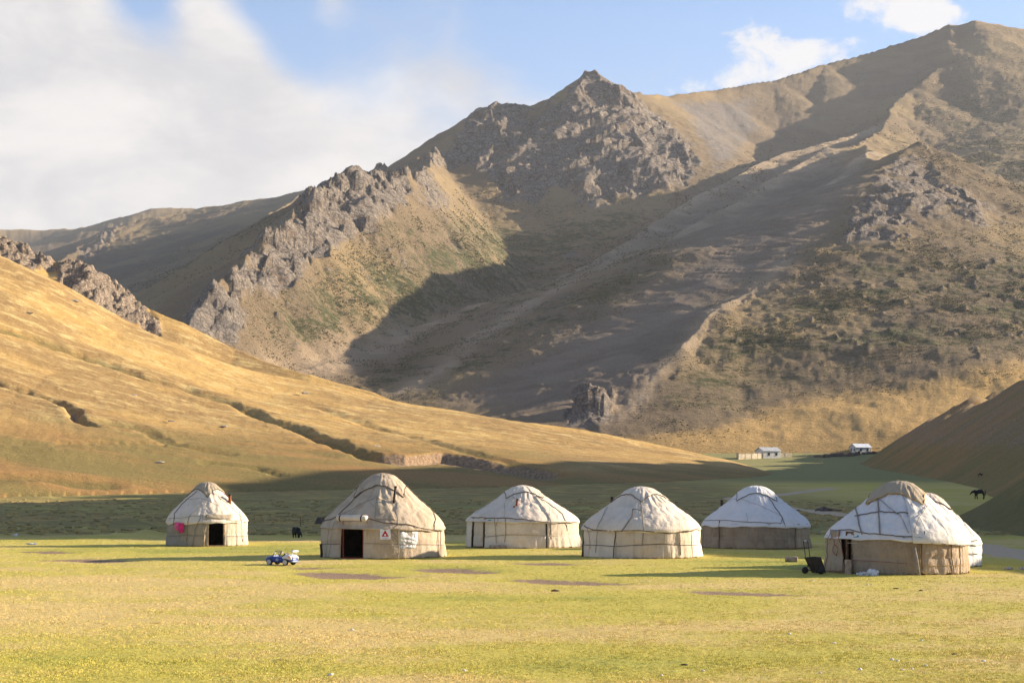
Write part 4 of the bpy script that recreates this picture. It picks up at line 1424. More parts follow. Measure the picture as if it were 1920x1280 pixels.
for pth, rd, mt in [([(1607, 954), (1613, 985), (1618, 1003)], .03, C_ROPE_G), ([(1647, 930), (1649, 970), (1651, 1003)], .034, C_ROPE_G), ([(1605, 968), (1650, 961), (1700, 962), (1722, 972), (1732, 992), (1731, 1004)], .024, C_ROPE),
                    ([(1697, 931), (1708, 945), (1711, 960)], .022, C_ROPE), ([(1650, 937), (1690, 970), (1703, 1000)], .016, C_ROPE_G), ([(1563, 996), (1590, 994), (1630, 1002), (1680, 1006), (1728, 1008)], .022, C_ROPE),
                    ([(1716, 930), (1718, 960), (1722, 985)], .014, C_ROPE), ([(1590, 1050), (1640, 1052), (1700, 1056)], .010, C_REDST), ([(1723, 1060), (1780, 1058), (1806, 1057)], .012, C_ROPE_Y),
                    ([(1778, 1020), (1779, 1040), (1781, 1074)], .022, C_ROPE), ([(1725, 1018), (1722, 1060), (1726, 1070), (1735, 1078)], .012, C_ROPE_Y), ([(1614, 1018), (1592, 1018)], .012, C_ROPE_L)]:
    y6.rope(pth, rd, mt, .02)
for pth, rd, mt in [([(1712, 1002), (1720, 975), (1736, 950)], .014, C_ROPE_G), ([(1722, 1018), (1760, 1018), (1800, 1023)], .02, C_ROPE)]:
    y6.rope(pth, rd, mt, .075)

# --- yurt half hidden behind it
y7 = Yurt('white yurt mostly hidden behind the nearest yurt at right', 1640, 1834, 1064, 1014, 926, 7, nrib=26)
y7.wall(-math.pi, math.pi, C_TARP, ragged=0.04, open_skirt=.0)
y7.roof(C_TARP_W, hem=0.08)
y7.crown(C_WHITE, 0.32, 0.5, 1.2)
for pth, rd, mt in [([(1790, 1014), (1810, 1016), (1828, 1013)], .024, C_ROPE), ([(1800, 1036), (1829, 1037)], .016, C_ROPE_G), ([(1765, 940), (1800, 975), (1822, 1005)], .012, C_ROPE_G)]:
    y7.rope(pth, rd, mt)

YURTS = [y1, y2, y3, y4, y5, y6, y7]
for yv in YURTS:
    print('yurt', round(yv.x, 1), round(yv.dc, 1), 'R', round(yv.R, 2), 'wall', round(yv.hw, 2), 'top', round(yv.ht, 2))


# ------------------------------------------------------------------ things round the yurts
def at(px, py):
    """point of the meadow seen at a photo pixel"""
    x, y = ray_hit(floor_z, px, py, 20, 700, 6000)
    return Vector((x, y, ground_at(x, y)))


def lathe(name, prof, mat, parent=None, n=20, axis='Z', loc=(0, 0, 0), rot=None):
    vs_, fs = [], []
    for r, z in prof:
        for k in range(n):
            a = 2 * math.pi * k / n
            vs_.append((r * math.cos(a), r * math.sin(a), z))
    for i in range(len(prof) - 1):
        for k in range(n):
            k2 = (k + 1) % n
            fs.append((i * n + k, i * n + k2, (i + 1) * n + k2, (i + 1) * n + k))
    fs.append(tuple(range(n))[::-1])
    fs.append(tuple((len(prof) - 1) * n + k for k in range(n)))
    o = mesh_obj(name, vs_, fs, mat, parent, True)
    if axis == 'Y':
        o.rotation_euler = (R_(90), 0, 0)
    if rot:
        o.rotation_euler = rot
    o.location = loc
    return o


# sign on the tan yurt
W_PAINT = flat('white_paint', (0.70, 0.70, 0.72), 0.5, 0.06, 6)
R_PAINT = flat('red_paint', (0.45, 0.01, 0.012), 0.5, 0.1, 6)
L_PAINT = flat('lilac_print', (0.42, 0.38, 0.55), 0.6, 0.1, 6)
k = y2.on(722, 1001)
p = y2.root.matrix_basis @ y2.pt(*k, 0.075)
sg = empty('sign', p, y2.rz + k[1])
tag(sg, 'square white sign with red triangle emblem on the tan yurt wall', 'sign')
box('board', (0, 0, 0), (0.46, 0.02, 0.46), W_PAINT, sg, bevel=.004)
sx = 0.16
v = [(-sx, -.0125, -.10), (sx, -.0125, -.10), (0.0, -.0125, .19), (-sx, -.009, -.10), (sx, -.009, -.10), (0, -.009, .19)]
tri = mesh_obj('red_triangle', v, [(0, 1, 2), (5, 4, 3), (0, 3, 4, 1), (1, 4, 5, 2), (2, 5, 3, 0)], R_PAINT, sg)
v = [(-.042, -.0155, -.07), (.042, -.0155, -.07), (.042, -.0155, -.015), (0, -.0155, .03), (-.042, -.0155, -.015)]
v += [(a, -.0128, c) for a, b, c in v]
mesh_obj('emblem', v, [(0, 1, 2, 3, 4), (9, 8, 7, 6, 5)] + [(i, i + 5, (i + 1) % 5 + 5, (i + 1) % 5) for i in range(5)], W_PAINT, tri)
for zz, ww in ((-.155, .26), (-.195, .20)):
    box('caption_line', (0, -.0125, zz), (ww, .004, .016), L_PAINT, sg)

# pink clothes on the small yurt
pc = empty('hanging_clothes', y1.root.matrix_basis @ y1.pt(*y1.on(339, 988), .09), y1.rz + y1.on(339, 988)[1])
tag(pc, 'bright pink clothes hanging on the wall of the small yurt', 'clothes')


def cloth(name, w, h, mat, x0, z0, seed, parent, taper=0.0):
    nu, nv = 12, 10
    U, V = np.meshgrid(np.linspace(0, 1, nu), np.linspace(0, 1, nv))
    X = x0 + (U - .5) * w * (1 - taper * V) + .03 * perlin(U * 3, V * 2 + seed, seed)
    Y = -.03 - .05 * np.sin(U * 17 + seed) * (0.3 + .5 * V) * .5
    Z = z0 - V * h * (1 + .25 * perlin(U * 4, V * 0 + seed, seed + 1))
    o = grid_mesh(name, X[::-1], Y[::-1], Z[::-1], None, mat, True, parent)
    solid(o, .012)
    return o


cloth('shirt', .34, .42, C_PINK2, -.16, .28, 3, pc, .2)
cloth('dress', .36, .52, C_PINK, .16, .24, 5, pc, .1)

# ride-on toy car
BLUE = flat('blue_plastic', (0.012, 0.028, 0.22), 0.35, 0.1, 6, spec=0.5)
BLUEG = flat('faded_blue_plastic', (0.16, 0.21, 0.34), 0.4, 0.15, 6, spec=0.5)
WHITEP = flat('white_plastic', (0.62, 0.60, 0.62), 0.35, 0.06, 6, spec=0.5)
BLACKP = flat('black_plastic', (0.012, 0.012, 0.014), 0.5, 0.2, 6, spec=0.4)
SILVERP = flat('silver_plastic', (0.50, 0.48, 0.47), 0.35, 0.1, 6, spec=0.5)
ORANGEP = flat('orange_plastic', (0.75, 0.20, 0.015), 0.4, 0.1, 6, spec=0.5)
PURPLEP = flat('violet_plastic', (0.28, 0.10, 0.42), 0.4, 0.1, 6, spec=0.5)


def loft(name, secs, mat, parent, sub=1):
    """closed skin through cross-sections: (x, half width, z bottom, z top, roundness)"""
    vs_, fs = [], []
    n = 12
    for (x, hw, zb, zt, rd) in secs:
        for k in range(n):
            a = 2 * math.pi * (k + .5) / n
            cy, cz = math.cos(a), math.sin(a)
            e = rd
            yy = math.copysign(abs(cy) ** e, cy) * hw
            zz = (zb + zt) / 2 + math.copysign(abs(cz) ** e, cz) * (zt - zb) / 2
            vs_.append((x, yy, zz))
    for i in range(len(secs) - 1):
        for k in range(n):
            k2 = (k + 1) % n
            fs.append((i * n + k, (i + 1) * n + k, (i + 1) * n + k2, i * n + k2))
    fs.append(tuple(range(n)))
    fs.append(tuple((len(secs) - 1) * n + k for k in range(n))[::-1])
    o = mesh_obj(name, vs_, fs, mat, parent, True)
    if sub:
        m = o.modifiers.new('sub', 'SUBSURF')
        m.levels = m.render_levels = sub
    return o


def toy_car():
    g = at(528, 1058)
    t = empty('toy_car', g, R_(180 - 27))        # local +x is the front of the car
    tag(t, 'blue and white ride-on toy car standing on the grass', 'toy car')
    loft('body', [(.69, .14, .14, .24, .6), (.66, .24, .12, .29, .5), (.5, .28, .11, .34, .5), (.30, .29, .10, .37, .5), (.12, .29, .09, .35, .45), (-.12, .29, .09, .33, .45),
                  (-.28, .29, .10, .36, .5), (-.5, .28, .11, .38, .55), (-.64, .24, .12, .34, .55), (-.69, .12, .16, .26, .6)], BLUE, t)
    loft('hood', [(.66, .16, .24, .30, .6), (.55, .22, .26, .36, .6), (.38, .24, .28, .41, .6), (.24, .24, .30, .42, .6)], BLUEG, t)
    for s in (-1, 1):
        h = lathe('headlight', [(.0, -.02), (.05, -.02), (.05, .01), (.03, .03), (.001, .035)], SILVERP, t, 12, loc=(.655, s * .15, .25), rot=(0, R_(80), 0))
        loft('rear_fender', [(-.18, .03, .26, .33, .7), (-.28, .06, .24, .40, .7), (-.42, .075, .24, .45, .7), (-.56, .07, .22, .43, .7), (-.67, .04, .22, .34, .7)], WHITEP, t).location = (0, s * .235, 0)
        lt = loft('tail_light', [(-.50, .012, .33, .37, .8), (-.56, .03, .31, .38, .8), (-.63, .02, .29, .35, .8)], ORANGEP, t)
        lt.location = (0, s * .29, 0)
        # windscreen pillar and mirror
        tube('windscreen_pillar', [(.28, s * .23, .38), (.18, s * .22, .52), (.14, s * .21, .57)], .016, BLACKP, t, 8)
        mr = loft('mirror', [(.17, .012, .47, .52, .8), (.15, .03, .455, .535, .8), (.12, .025, .46, .53, .8)], WHITEP, t)
        mr.location = (0, s * .27, 0)
    tube('windscreen_frame', [(.14, -.21, .57), (.135, 0, .585), (.14, .21, .57)], .016, BLACKP, t, 8)
    loft('rear_deck', [(-.26, .2, .34, .40, .6), (-.42, .22, .35, .46, .6), (-.58, .21, .32, .44, .6), (-.68, .14, .26, .36, .6)], WHITEP, t)
    loft('rear_bumper', [(-.58, .28, .12, .20, .5), (-.66, .27, .11, .22, .5), (-.72, .20, .12, .21, .6)], BLUEG, t)
    loft('seat', [(-.02, .16, .30, .34, .6), (-.14, .18, .29, .36, .6), (-.22, .18, .30, .50, .6), (-.27, .15, .34, .53, .6)], BLACKP, t)
    for s in (-1, 1):
        tube('spoiler_post', [(-.58, s * .13, .40), (-.62, s * .14, .54)], .018, WHITEP, t, 8)
    sp = loft('spoiler', [(-.55, .20, .54, .56, .7), (-.60, .23, .53, .61, .7), (-.68, .24, .52, .62, .7), (-.71, .22, .54, .60, .7)], WHITEP, t)
    loft('spoiler_stripe', [(-.56, .12, .585, .605, .8), (-.62, .14, .60, .63, .8), (-.66, .12, .60, .63, .8)], BLUE, sp)
    tube('steering_wheel', [(.10 + .05 * math.sin(a) * .5, .09 * math.cos(a), .45 + .09 * math.sin(a)) for a in np.linspace(0, 2 * math.pi, 15)], .012, BLACKP, t, 6)
    # round number panel on the door
    for s in (-1, 1):
        pn = lathe('door_badge', [(.001, .0), (.085, .0), (.085, .006), (.001, .007)], BLUEG, t, 18, loc=(.02, s * .292, .22), rot=(R_(-90 * s), 0, 0))
        bx_, bf = box_data((0, 0, .009), (.09, .022, .004)); mesh_obj('badge_bar', bx_, bf, WHITEP, pn)
    for xx in (.40, -.38):
        for s in (-1, 1):
            w = lathe('wheel', [(.06, -.05), (.12, -.05), (.132, -.035), (.134, 0), (.132, .035), (.12, .05), (.06, .05)], BLACKP, t, 22, 'Y', (xx, s * .27, .134))
            rim = lathe('rim', [(.02, .046), (.095, .046), (.10, .056), (.085, .058), (.075, .05), (.02, .054)] if s < 0 else [(.02, -.054), (.075, -.05), (.085, -.058), (.10, -.056), (.095, -.046), (.02, -.046)], SILVERP, w, 20)
            for q in range(5):
                a = q * 2 * math.pi / 5 + .3
                b_, f_ = box_data((math.cos(a) * .05, math.sin(a) * .05, -s * .056), (.075, .022, .012), a)
                mesh_obj('spoke', b_, f_, SILVERP, rim) if False else mesh_obj('spoke', b_, f_, SILVERP, w)
    return t


toy_car()


# two-wheeled hand cart
def hand_cart():
    g = at(1526, 1076)
    t = empty('hand_cart', g, R_(18))
    tag(t, 'small black two-wheeled hand cart with tall handle beside the nearest yurt', 'cart')
    BK = flat('rusty_black_steel', (0.028, 0.02, 0.018), 0.6, 0.35, 8, spec=.3)
    # tray: open box tipped on its nose
    wt, wb = .24, .19
    A = [(-.26, .58), (.16, .60), (.40, .05), (.02, .04)]        # rim top-left, top-right, nose, heel (x, z)
    vs_ = []
    for s in (-1, 1):
        for (x, z) in A:
            vs_.append((x, s * (wt if z > .3 else wb), z))
    for s in (-1, 1):
        for (x, z) in A:
            vs_.append((x + (.0 if z > .3 else -.01), s * (wt - .02 if z > .3 else wb - .02), z + (.002 if z > .3 else .02)))
    fs = [(0, 3, 2, 1), (4, 5, 6, 7), (1, 2, 6, 5), (2, 3, 7, 6), (0, 4, 7, 3)]
    o = mesh_obj('tray', vs_[:8], fs, BK, t)
    solid(o, -.018)
    b = o.modifiers.new('bevel', 'BEVEL'); b.width = .02; b.segments = 2
    tube('rim_bar', [(-.26, -.25, .585), (.16, -.25, .605), (.16, .25, .605), (-.26, .25, .585), (-.26, -.25, .585)], .014, BK, o, 6)
    tube('handle', [(-.12, -.17, .26), (-.25, -.17, .62), (-.33, -.16, 1.16), (-.33, -.12, 1.20), (-.33, .12, 1.20), (-.33, .16, 1.16), (-.25, .17, .62), (-.12, .17, .26)], .014, BK, t, 8)
    lathe('handle_grip', [(.02, -.09), (.022, -.08), (.022, .08), (.02, .09)], SILVERP, t, 10, 'Y', (-.33, 0, 1.20))
    for s in (-1, 1):
        tube('leg', [(-.10, s * .18, .40), (-.22, s * .2, .13)], .013, BK, t, 6)
        w = lathe('wheel', [(.04, -.03), (.11, -.035), (.125, -.02), (.128, 0), (.125, .02), (.11, .035), (.04, .03)], BLACKP, t, 20, 'Y', (-.22 if s > 0 else .16, s * .25, .128))
        lathe('hub', [(.001, -.045), (.045, -.045), (.045, .045), (.001, .045)], BK, w, 12)
    tube('axle', [(-.22, .25, .128), (.16, -.25, .128)], .014, BK, t, 6)
    return t


hand_cart()


# logs and a chopping block
LOGB = flat('grey_log', (0.36, 0.27, 0.19), 0.9, 0.3, 7)
LOGE = flat('log_end', (0.34, 0.23, 0.14), 0.9, 0.25, 14)


def log(name, g, length, rad, rz, label, cat='log', upright=False):
    n = 18
    prof = []
    vs_, fs = [], []
    zs = np.linspace(-length / 2, length / 2, 7)
    for i, z in enumerate(zs):
        for k_ in range(n):
            a = 2 * math.pi * k_ / n
            r = rad * (1 + .09 * float(perlin(math.cos(a) * 1.5 + i * .3, math.sin(a) * 1.5, len(label))) + .03 * math.sin(3 * a + i))
            vs_.append((r * math.cos(a), r * math.sin(a), z))
    for i in range(6):
        for k_ in range(n):
            k2 = (k_ + 1) % n
            fs.append((i * n + k_, i * n + k2, (i + 1) * n + k2, (i + 1) * n + k_))
    t = empty(name, g, rz)
    tag(t, label, cat)
    b = mesh_obj('bark', vs_, fs, LOGB, t, True)
    ends = []
    for e, z in ((0, zs[0]), (1, zs[-1])):
        ring = [vs_[(6 * n if e else 0) + k_] for k_ in range(n)]
        c = [(0, 0, z + (.012 if e else -.012))]
        f = [(k_, (k_ + 1) % n, n) if e else ((k_ + 1) % n, k_, n) for k_ in range(n)]
        ends.append(mesh_obj('cut_end', ring + c, f, LOGE, t))
    for o in [b] + ends:
        if upright:
            o.location = (0, 0, length / 2)
        else:
            o.rotation_euler = (0, R_(90), 0)
            o.location = (0, 0, rad * .93)
    return t


log('log', at(1484, 1053), .52, .115, R_(-14), 'short pale log lying on the grass left of the hand cart')
k = y3.on(937, 1022)
g = y3.root.matrix_basis @ y3.pt('w', k[1], 0, .22)
log('log', Vector((g.x, g.y, ground_at(g.x, g.y))), .9, .10, y3.rz + k[1] + .05, 'thin log lying against the foot of the broad white yurt')
k = y6.on(1601, 1066)
g = y6.root.matrix_basis @ y6.pt('w', k[1], 0, .28)
log('chopping_block', Vector((g.x, g.y, ground_at(g.x, g.y))), .52, .125, 0.3, 'upright grey chopping block beside the nearest yurt doorway', 'stump', True)

# crumpled white bags
PLASTIC = flat('white_plastic_film', (0.66, 0.64, 0.66), 0.5, 0.08, 9, spec=.35)
SCRAP = flat('pale_scrap', (0.60, 0.57, 0.52), 0.7, 0.15, 9)
STONE = flat('pale_stone', (0.40, 0.36, 0.31), 0.9, 0.25, 9)
STONE_D = flat('dark_stone', (0.14, 0.115, 0.10), 0.9, 0.3, 4)


def lump(name, loc, size, mat, seed, label=None, cat=None, group=None, rough=.5, sub=2, rz=0.0, parent=None):
    bm = bmesh.new()
    bmesh.ops.create_icosphere(bm, subdivisions=sub, radius=1.0)
    co = np.array([v.co[:] for v in bm.verts])
    n = perlin(co[:, 0] * 1.7 + seed * 3.3, co[:, 1] * 1.7 + co[:, 2] * 1.3, seed) * rough + perlin(co[:, 0] * 4 + co[:, 2] * 2, co[:, 1] * 4 + seed, seed + 5) * rough * .4
    for v, d in zip(bm.verts, n):
        v.co *= (1 + float(d))
        v.co.x *= size[0]; v.co.y *= size[1]; v.co.z *= size[2]
        v.co.z = max(v.co.z, -size[2] * .35)
    me = bpy.data.meshes.new(name)
    bm.to_mesh(me); bm.free()
    me.materials.append(mat)
    o = bpy.data.objects.new(name, me)
    o.location = (loc[0], loc[1], loc[2] + size[2] * .3)
    o.rotation_euler = (0, 0, rz)
    obj_link(o, parent)
    if label:
        tag(o, label, cat, group)
    return o


k = y6.on(1627, 1076); g = y6.root.matrix_basis @ y6.pt('w', k[1], 0, .35)
lump('plastic_bag', Vector((g.x, g.y, ground_at(g.x, g.y))), (.19, .12, .085), PLASTIC, 3, 'flat crumpled white bag at the foot of the nearest yurt, the left one', 'bag', rough=.9, sub=3)
k = y6.on(1642, 1076); g = y6.root.matrix_basis @ y6.pt('w', k[1], 0, .35)
lump('plastic_bag', Vector((g.x, g.y, ground_at(g.x, g.y))), (.20, .14, .13), PLASTIC, 9, 'plump white bag at the foot of the nearest yurt, the right one', 'bag', rough=.8, sub=3)

# pole leaning on the nearest yurt
k = y6.on(1712, 1003)
top = y6.root.matrix_basis @ y6.pt('w', k[1], k[2], .20)
b0 = y6.root.matrix_basis @ y6.pt('w', y6.th(1716), 0.0, .42)
GREYW = flat('grey_wood', (0.33, 0.29, 0.235), 0.9, 0.2, 9)
po = tube('pole', [b0 - top * 0 + Vector((0, 0, -.03)), (b0 * .5 + top * .5) + Vector((.01, 0, 0)), top], [.038, .034, .028], GREYW, None, 8)
tag(po, 'thin grey pole leaning on the front of the nearest yurt', 'pole')

# dark iron pipe leaning on the tan yurt
g0 = y2.root.matrix_basis @ y2.pt('w', -1.25, 0.0, .06); g1 = y2.root.matrix_basis @ y2.pt('w', -1.32, .55, .09)
ip = tube('iron_pipe', [g0, g0 * .5 + g1 * .5, g1, g1 + Vector((-.02, 0, .06))], [.06, .05, .05, .06], C_SOOT, None, 8)
tag(ip, 'short dark iron pipe leaning on the left side of the tan yurt', 'pipe')

# black panel on a frame behind the tan yurt
g = Vector(P(598, 1000, 79.0)); gz = ground_at(g.x, g.y)
bp = empty('black_panel', (g.x, g.y, gz), R_(10))
tag(bp, 'small black slanted panel on a stand showing left of the tan yurt', 'panel')
zt = CZ + (PYH - 970) / FPX * 79; zb = CZ + (PYH - 982) / FPX * 79
pv = mesh_obj('panel', [(-.23, -.1, zb - gz), (.28, -.1, zb - gz), (.28, .12, zt - gz), (-.08, .12, zt - gz)], [(0, 1, 2, 3)], BLACKP, bp)
solid(pv, .03)
tube('stand', [(.12, .0, 0), (.12, .02, zt - gz - .05)], .025, C_SOOT, bp, 6)

# thin post in the marsh with a slack wire
g = at(563, 986)
ps = empty('fence_post', g, 0)
tag(ps, 'thin dark post standing alone in the marsh behind the toy car', 'post')
tube('stake', [(0, 0, -.1), (.01, 0, .35), (0, 0, .72)], [.03, .028, .025], C_WOOD_D, ps, 6)
tube('wire', [(0.0, -.03, .08), (.25, -.1, .03), (.6, -.2, .02), (.9, -.2, .03)], .008, C_ROPE_L, ps, 5)

# dark flat rock right of the shaded yurt, and low stones
g = at(1545, 957)
lump('flat_rock', g, (1.0, .6, .34), STONE_D, 12, 'dark flat rock on the grass beyond the shaded yurt', 'rock', rough=.4, sub=3)
g = at(1566, 957)
lump('flat_rock', g, (.9, .5, .16), STONE_D, 15, 'low dark rock right of the dark flat rock', 'rock', rough=.4, sub=3)
lump('litter', at(30, 1004), (.17, .12, .12), PLASTIC, 21, 'white scrap of litter in the marsh at the left edge', 'litter', rough=.8)
lump('litter', at(62, 1021), (.26, .13, .08), PLASTIC, 22, 'torn white litter on the sunlit grass at far left', 'litter', rough=.9)
for i, (a, b) in enumerate([(1890, 1067), (1917, 1068)]):
    lump('dark_stone', at(a, b), (.16, .12, .09), STONE, 31 + i, ['small grey stone on the grass right of the hidden yurt', 'small grey stone at the right edge below the gravel road'][i], 'stone', rough=.4)
for i, (a, b) in enumerate([(1525, 1087), (1545, 1093), (1564, 1208), (1728, 1204), (1672, 1238), (1683, 1240), (1710, 1255), (1736, 1249), (1692, 1257), (1612, 1256), (1538, 1263), (1318, 1257),
                            (1844, 1242), (1627, 1097), (912, 1100), (1240, 1265), (660, 1180), (620, 1268), (1480, 1190), (870, 1260)]):
    s_ = .02 + .018 * random.random()
    lump('pebble', at(a, b), (s_ * 1.5, s_, s_), SCRAP, 40 + i, 'tiny pale pebble on the foreground turf', 'pebble', 'tiny pale pebbles scattered on the foreground turf', rough=.4, sub=1)
for i, (a, b, s_) in enumerate([(1680, 1103, .07), (1727, 1107, .06), (1283, 1244, .04), (1788, 1227, .035), (1040, 1108, .09)]):
    lump('dung', at(a, b), (s_ * 1.6, s_, s_ * .5), flat('dung', (.05, .035, .025), .9, .3, 9), 70 + i, 'small dark dropping on the foreground turf', 'dropping', 'small dark droppings on the foreground turf', rough=.5, sub=1)


for i, (a, b, s_) in enumerate([(572, 738, .7), (55, 588, .6), (140, 566, .8), (300, 868, .5), (420, 800, .5), (985, 815, .5), (705, 838, .6), (250, 742, .5), (320, 790, .4)]):
    x_, y_ = ray_hit(golden_base, a, b, 170, 480, 2500)
    lump('boulder', (x_, y_, float(golden_base(np.array([x_]), np.array([y_]))[0])), (s_ * 1.7, s_, s_ * .55), STONE, 90 + i, 'small pale boulder in the dry grass of the golden hill', 'boulder', 'small pale boulders on the golden hill', rough=.45, sub=2)


# ------------------------------------------------------------------ animals
def quadruped(name, loc, rz, H, mat, label, cat, head_low=0.0, heavy=1.0, horse=True, leg=1.0):
    """one continuous skinned body; H: height of the back; local +x is forward"""
    t = tag(empty(name, loc, rz), label, cat)
    me = bpy.data.meshes.new('body')
    vs_, es, rad = [], [], []

    def add(p, r, link=None):
        vs_.append(p); rad.append(r)
        if link is not None:
            es.append((link, len(vs_) - 1))
        return len(vs_) - 1
    L = 1.02 * H
    rump = add((-.46 * L, 0, .86 * H), .17 * H * heavy)
    mid = add((-.08 * L, 0, .80 * H), .205 * H * heavy, rump)
    sh = add((.33 * L, 0, .84 * H), .185 * H * heavy, mid)
    nz = .98 - .38 * head_low
    n1 = add((.52 * L, 0, (nz + .02) * H), .115 * H, sh)
    n2 = add((.70 * L, 0, (1.16 - .72 * head_low) * H), .085 * H, n1)
    h1 = add((.82 * L, 0, (1.16 - .86 * head_low) * H), .082 * H, n2)
    h2 = add((.98 * L - .06 * head_low * L, 0, (.98 - .92 * head_low) * H), .05 * H, h1)
    for s in (-1, 1):
        add((.74 * L, s * .05 * H, (1.27 - .78 * head_low) * H), .016 * H, n2)
    for s, o1, o2 in ((-1, .05, -.05), (1, -.06, .06)):
        a = add((.33 * L, s * .11 * H, .60 * H), .085 * H * leg, sh)
        b = add((.33 * L + o1 * H, s * .12 * H, .33 * H), .045 * H * leg, a)
        c = add((.30 * L + o1 * 1.6 * H, s * .12 * H, .06 * H), .032 * H * leg, b)
        add((.33 * L + o1 * 1.6 * H, s * .12 * H, .02 * H), .036 * H * leg, c)
        a = add((-.42 * L, s * .11 * H, .60 * H), .11 * H * leg, rump)
        b = add((-.50 * L + o2 * H, s * .12 * H, .36 * H), .05 * H * leg, a)
        c = add((-.46 * L + o2 * 1.4 * H, s * .12 * H, .06 * H), .033 * H * leg, b)
        add((-.43 * L + o2 * 1.4 * H, s * .12 * H, .02 * H), .036 * H * leg, c)
    me.from_pydata(vs_, es, [])
    o = bpy.data.objects.new('body', me)
    obj_link(o, t)
    sk = o.modifiers.new('skin', 'SKIN')
    sd = me.skin_vertices.new(name='') if len(me.skin_vertices) == 0 else me.skin_vertices[0]
    for i, r in enumerate(rad):
        sd.data[i].radius = (r, r)
        sd.data[i].use_root = (i == mid)
    su = o.modifiers.new('sub', 'SUBSURF'); su.levels = su.render_levels = 1
    me.materials.append(mat)
    # tail and mane
    tube('tail', [(-.58 * L, 0, .92 * H), (-.66 * L, 0, .78 * H), (-.66 * L, 0, .5 * H), (-.64 * L, 0, .34 * H)], [.03 * H, .045 * H, .04 * H, .012 * H], mat, t, 6)
    if horse:
        tube('mane', [(.40 * L, 0, 1.0 * H), (.52 * L, 0, (nz + .12) * H), (.68 * L, 0, (1.26 - .72 * head_low) * H)], [.03 * H, .05 * H, .03 * H], mat, t, 6)
    return t


HIDE_B = flat('black_hide', (0.010, 0.009, 0.009), 0.6, 0.3, 4, spec=.3)
HIDE_BR = flat('brown_hide', (0.075, 0.04, 0.024), 0.6, 0.3, 4, spec=.3)


def land(x, y):
    fx_ = np.array([x]); fy = np.array([y])
    return float(max(ground_at(x, y), right_base(fx_, fy)[0], golden_base(fx_, fy)[0] if x < 80 else -9))


gx, gy = P(1836, 0, 232)[:2]
quadruped('horse', (gx, gy, land(gx, gy)), R_(184), 1.42, HIDE_B, 'black horse walking on the grass near the gravel road', 'horse', .55, 1.1, True, 1.4)
gx, gy = P(1737, 0, 205)[:2]
quadruped('horse', (gx, gy, land(gx, gy)), R_(172), 1.35, HIDE_BR, 'brown horse whose back shows behind the nearest yurt', 'horse', .8, 1.1, True, 1.2)
gx, gy = P(1838, 0, 322)[:2]
quadruped('cow', (gx, gy, land(gx, gy)), R_(10), 0.75, HIDE_B, 'tiny black cow far off above the black horse', 'cow', .7, 1.2, False)
gx, gy = P(557, 0, 103)[:2]
quadruped('calf', (gx, gy, land(gx, gy) - .02), R_(-48), .60, HIDE_B, 'small black calf with lowered head behind the toy car', 'calf', .95, 1.6, False, 2.0)

# ------------------------------------------------------------------ homestead at the head of the valley
PLASTER = flat('white_plaster', (0.62, 0.60, 0.56), 0.9, 0.1, .7)
PLASTER_B = flat('cream_plaster', (0.58, 0.49, 0.36), 0.9, 0.15, .7)
ROOF_G = flat('grey_sheet_roof', (0.42, 0.42, 0.42), 0.5, 0.12, .6, spec=.4)
ROOF_W = flat('pale_sheet_roof', (0.62, 0.64, 0.68), 0.45, 0.1, .6, spec=.4)
GLASS = flat('dark_window', (0.02, 0.022, 0.025), 0.2, 0.2, 3, spec=.6)
RUBBLE = canvas('rubble_stone', (0.20, 0.15, 0.12), (0.11, 0.085, 0.075), .8, .1, 1.0)


def house(label, px, py, w, dp, h, rh, rz, wall, roof, wins):
    """wins: (x along the front, z, width, height)"""
    g = at(px, py)
    t = tag(empty('house', g, rz), label, 'house')
    v, f = box_data((0, 0, h / 2 - .3), (w, dp, h + .6))
    f = [f[0]] + f[2:]
    # gable walls rise to the ridge (ridge runs along x)
    v += [(-w / 2, 0, h + rh), (w / 2, 0, h + rh)]
    f += [(4, 8, 7), (5, 6, 9)]
    mesh_obj('wall', v, f, wall, t)
    e = .35
    for s, nm in ((-1, 'roof_slope'), (1, 'roof_slope')):
        sl = rh / (dp / 2)
        r = mesh_obj(nm, [(-w / 2 - e, s * (dp / 2 + e), h - sl * e + .06), (w / 2 + e, s * (dp / 2 + e), h - sl * e + .06), (w / 2 + e, 0, h + rh + .06), (-w / 2 - e, 0, h + rh + .06)],
                     [(0, 1, 2, 3) if s < 0 else (3, 2, 1, 0)], roof, t)
        solid(r, .08)
    tube('chimney', [(w * .22, .3, h + rh * .5), (w * .22, .3, h + rh + .7)], .14, C_RUST, t, 8)
    for x, z, ww, hh in wins:
        wd = box('window', (x, -dp / 2 - .02, z), (ww, .08, hh), GLASS, t)
        box('window_frame', (x, -dp / 2 - .045, z + hh / 2 + .06), (ww + .24, .10, .12), wall, wd)
        box('window_sill', (x, -dp / 2 - .06, z - hh / 2 - .05), (ww + .2, .14, .08), wall, wd)
    for yy in (-dp * .22, dp * .22):
        box('side_window', (-w / 2 - .02, yy, 1.4), (.08, .9, 1.0), GLASS, t)
    return t


house('white house with grey gable roof behind a cream wall', 1440, 858, 8.2, 6.4, 2.7, 1.5, R_(22), PLASTER, ROOF_G, [(-1.5, 1.45, .95, 1.1), (2.0, 1.45, .95, 1.1)])
house('smaller white house with pale metal roof beside the stone pens', 1613, 849, 7.4, 5.4, 2.4, 1.5, R_(20), PLASTER, ROOF_W, [(-1.4, 1.3, .9, 1.0), (1.9, 1.3, .9, 1.0)])


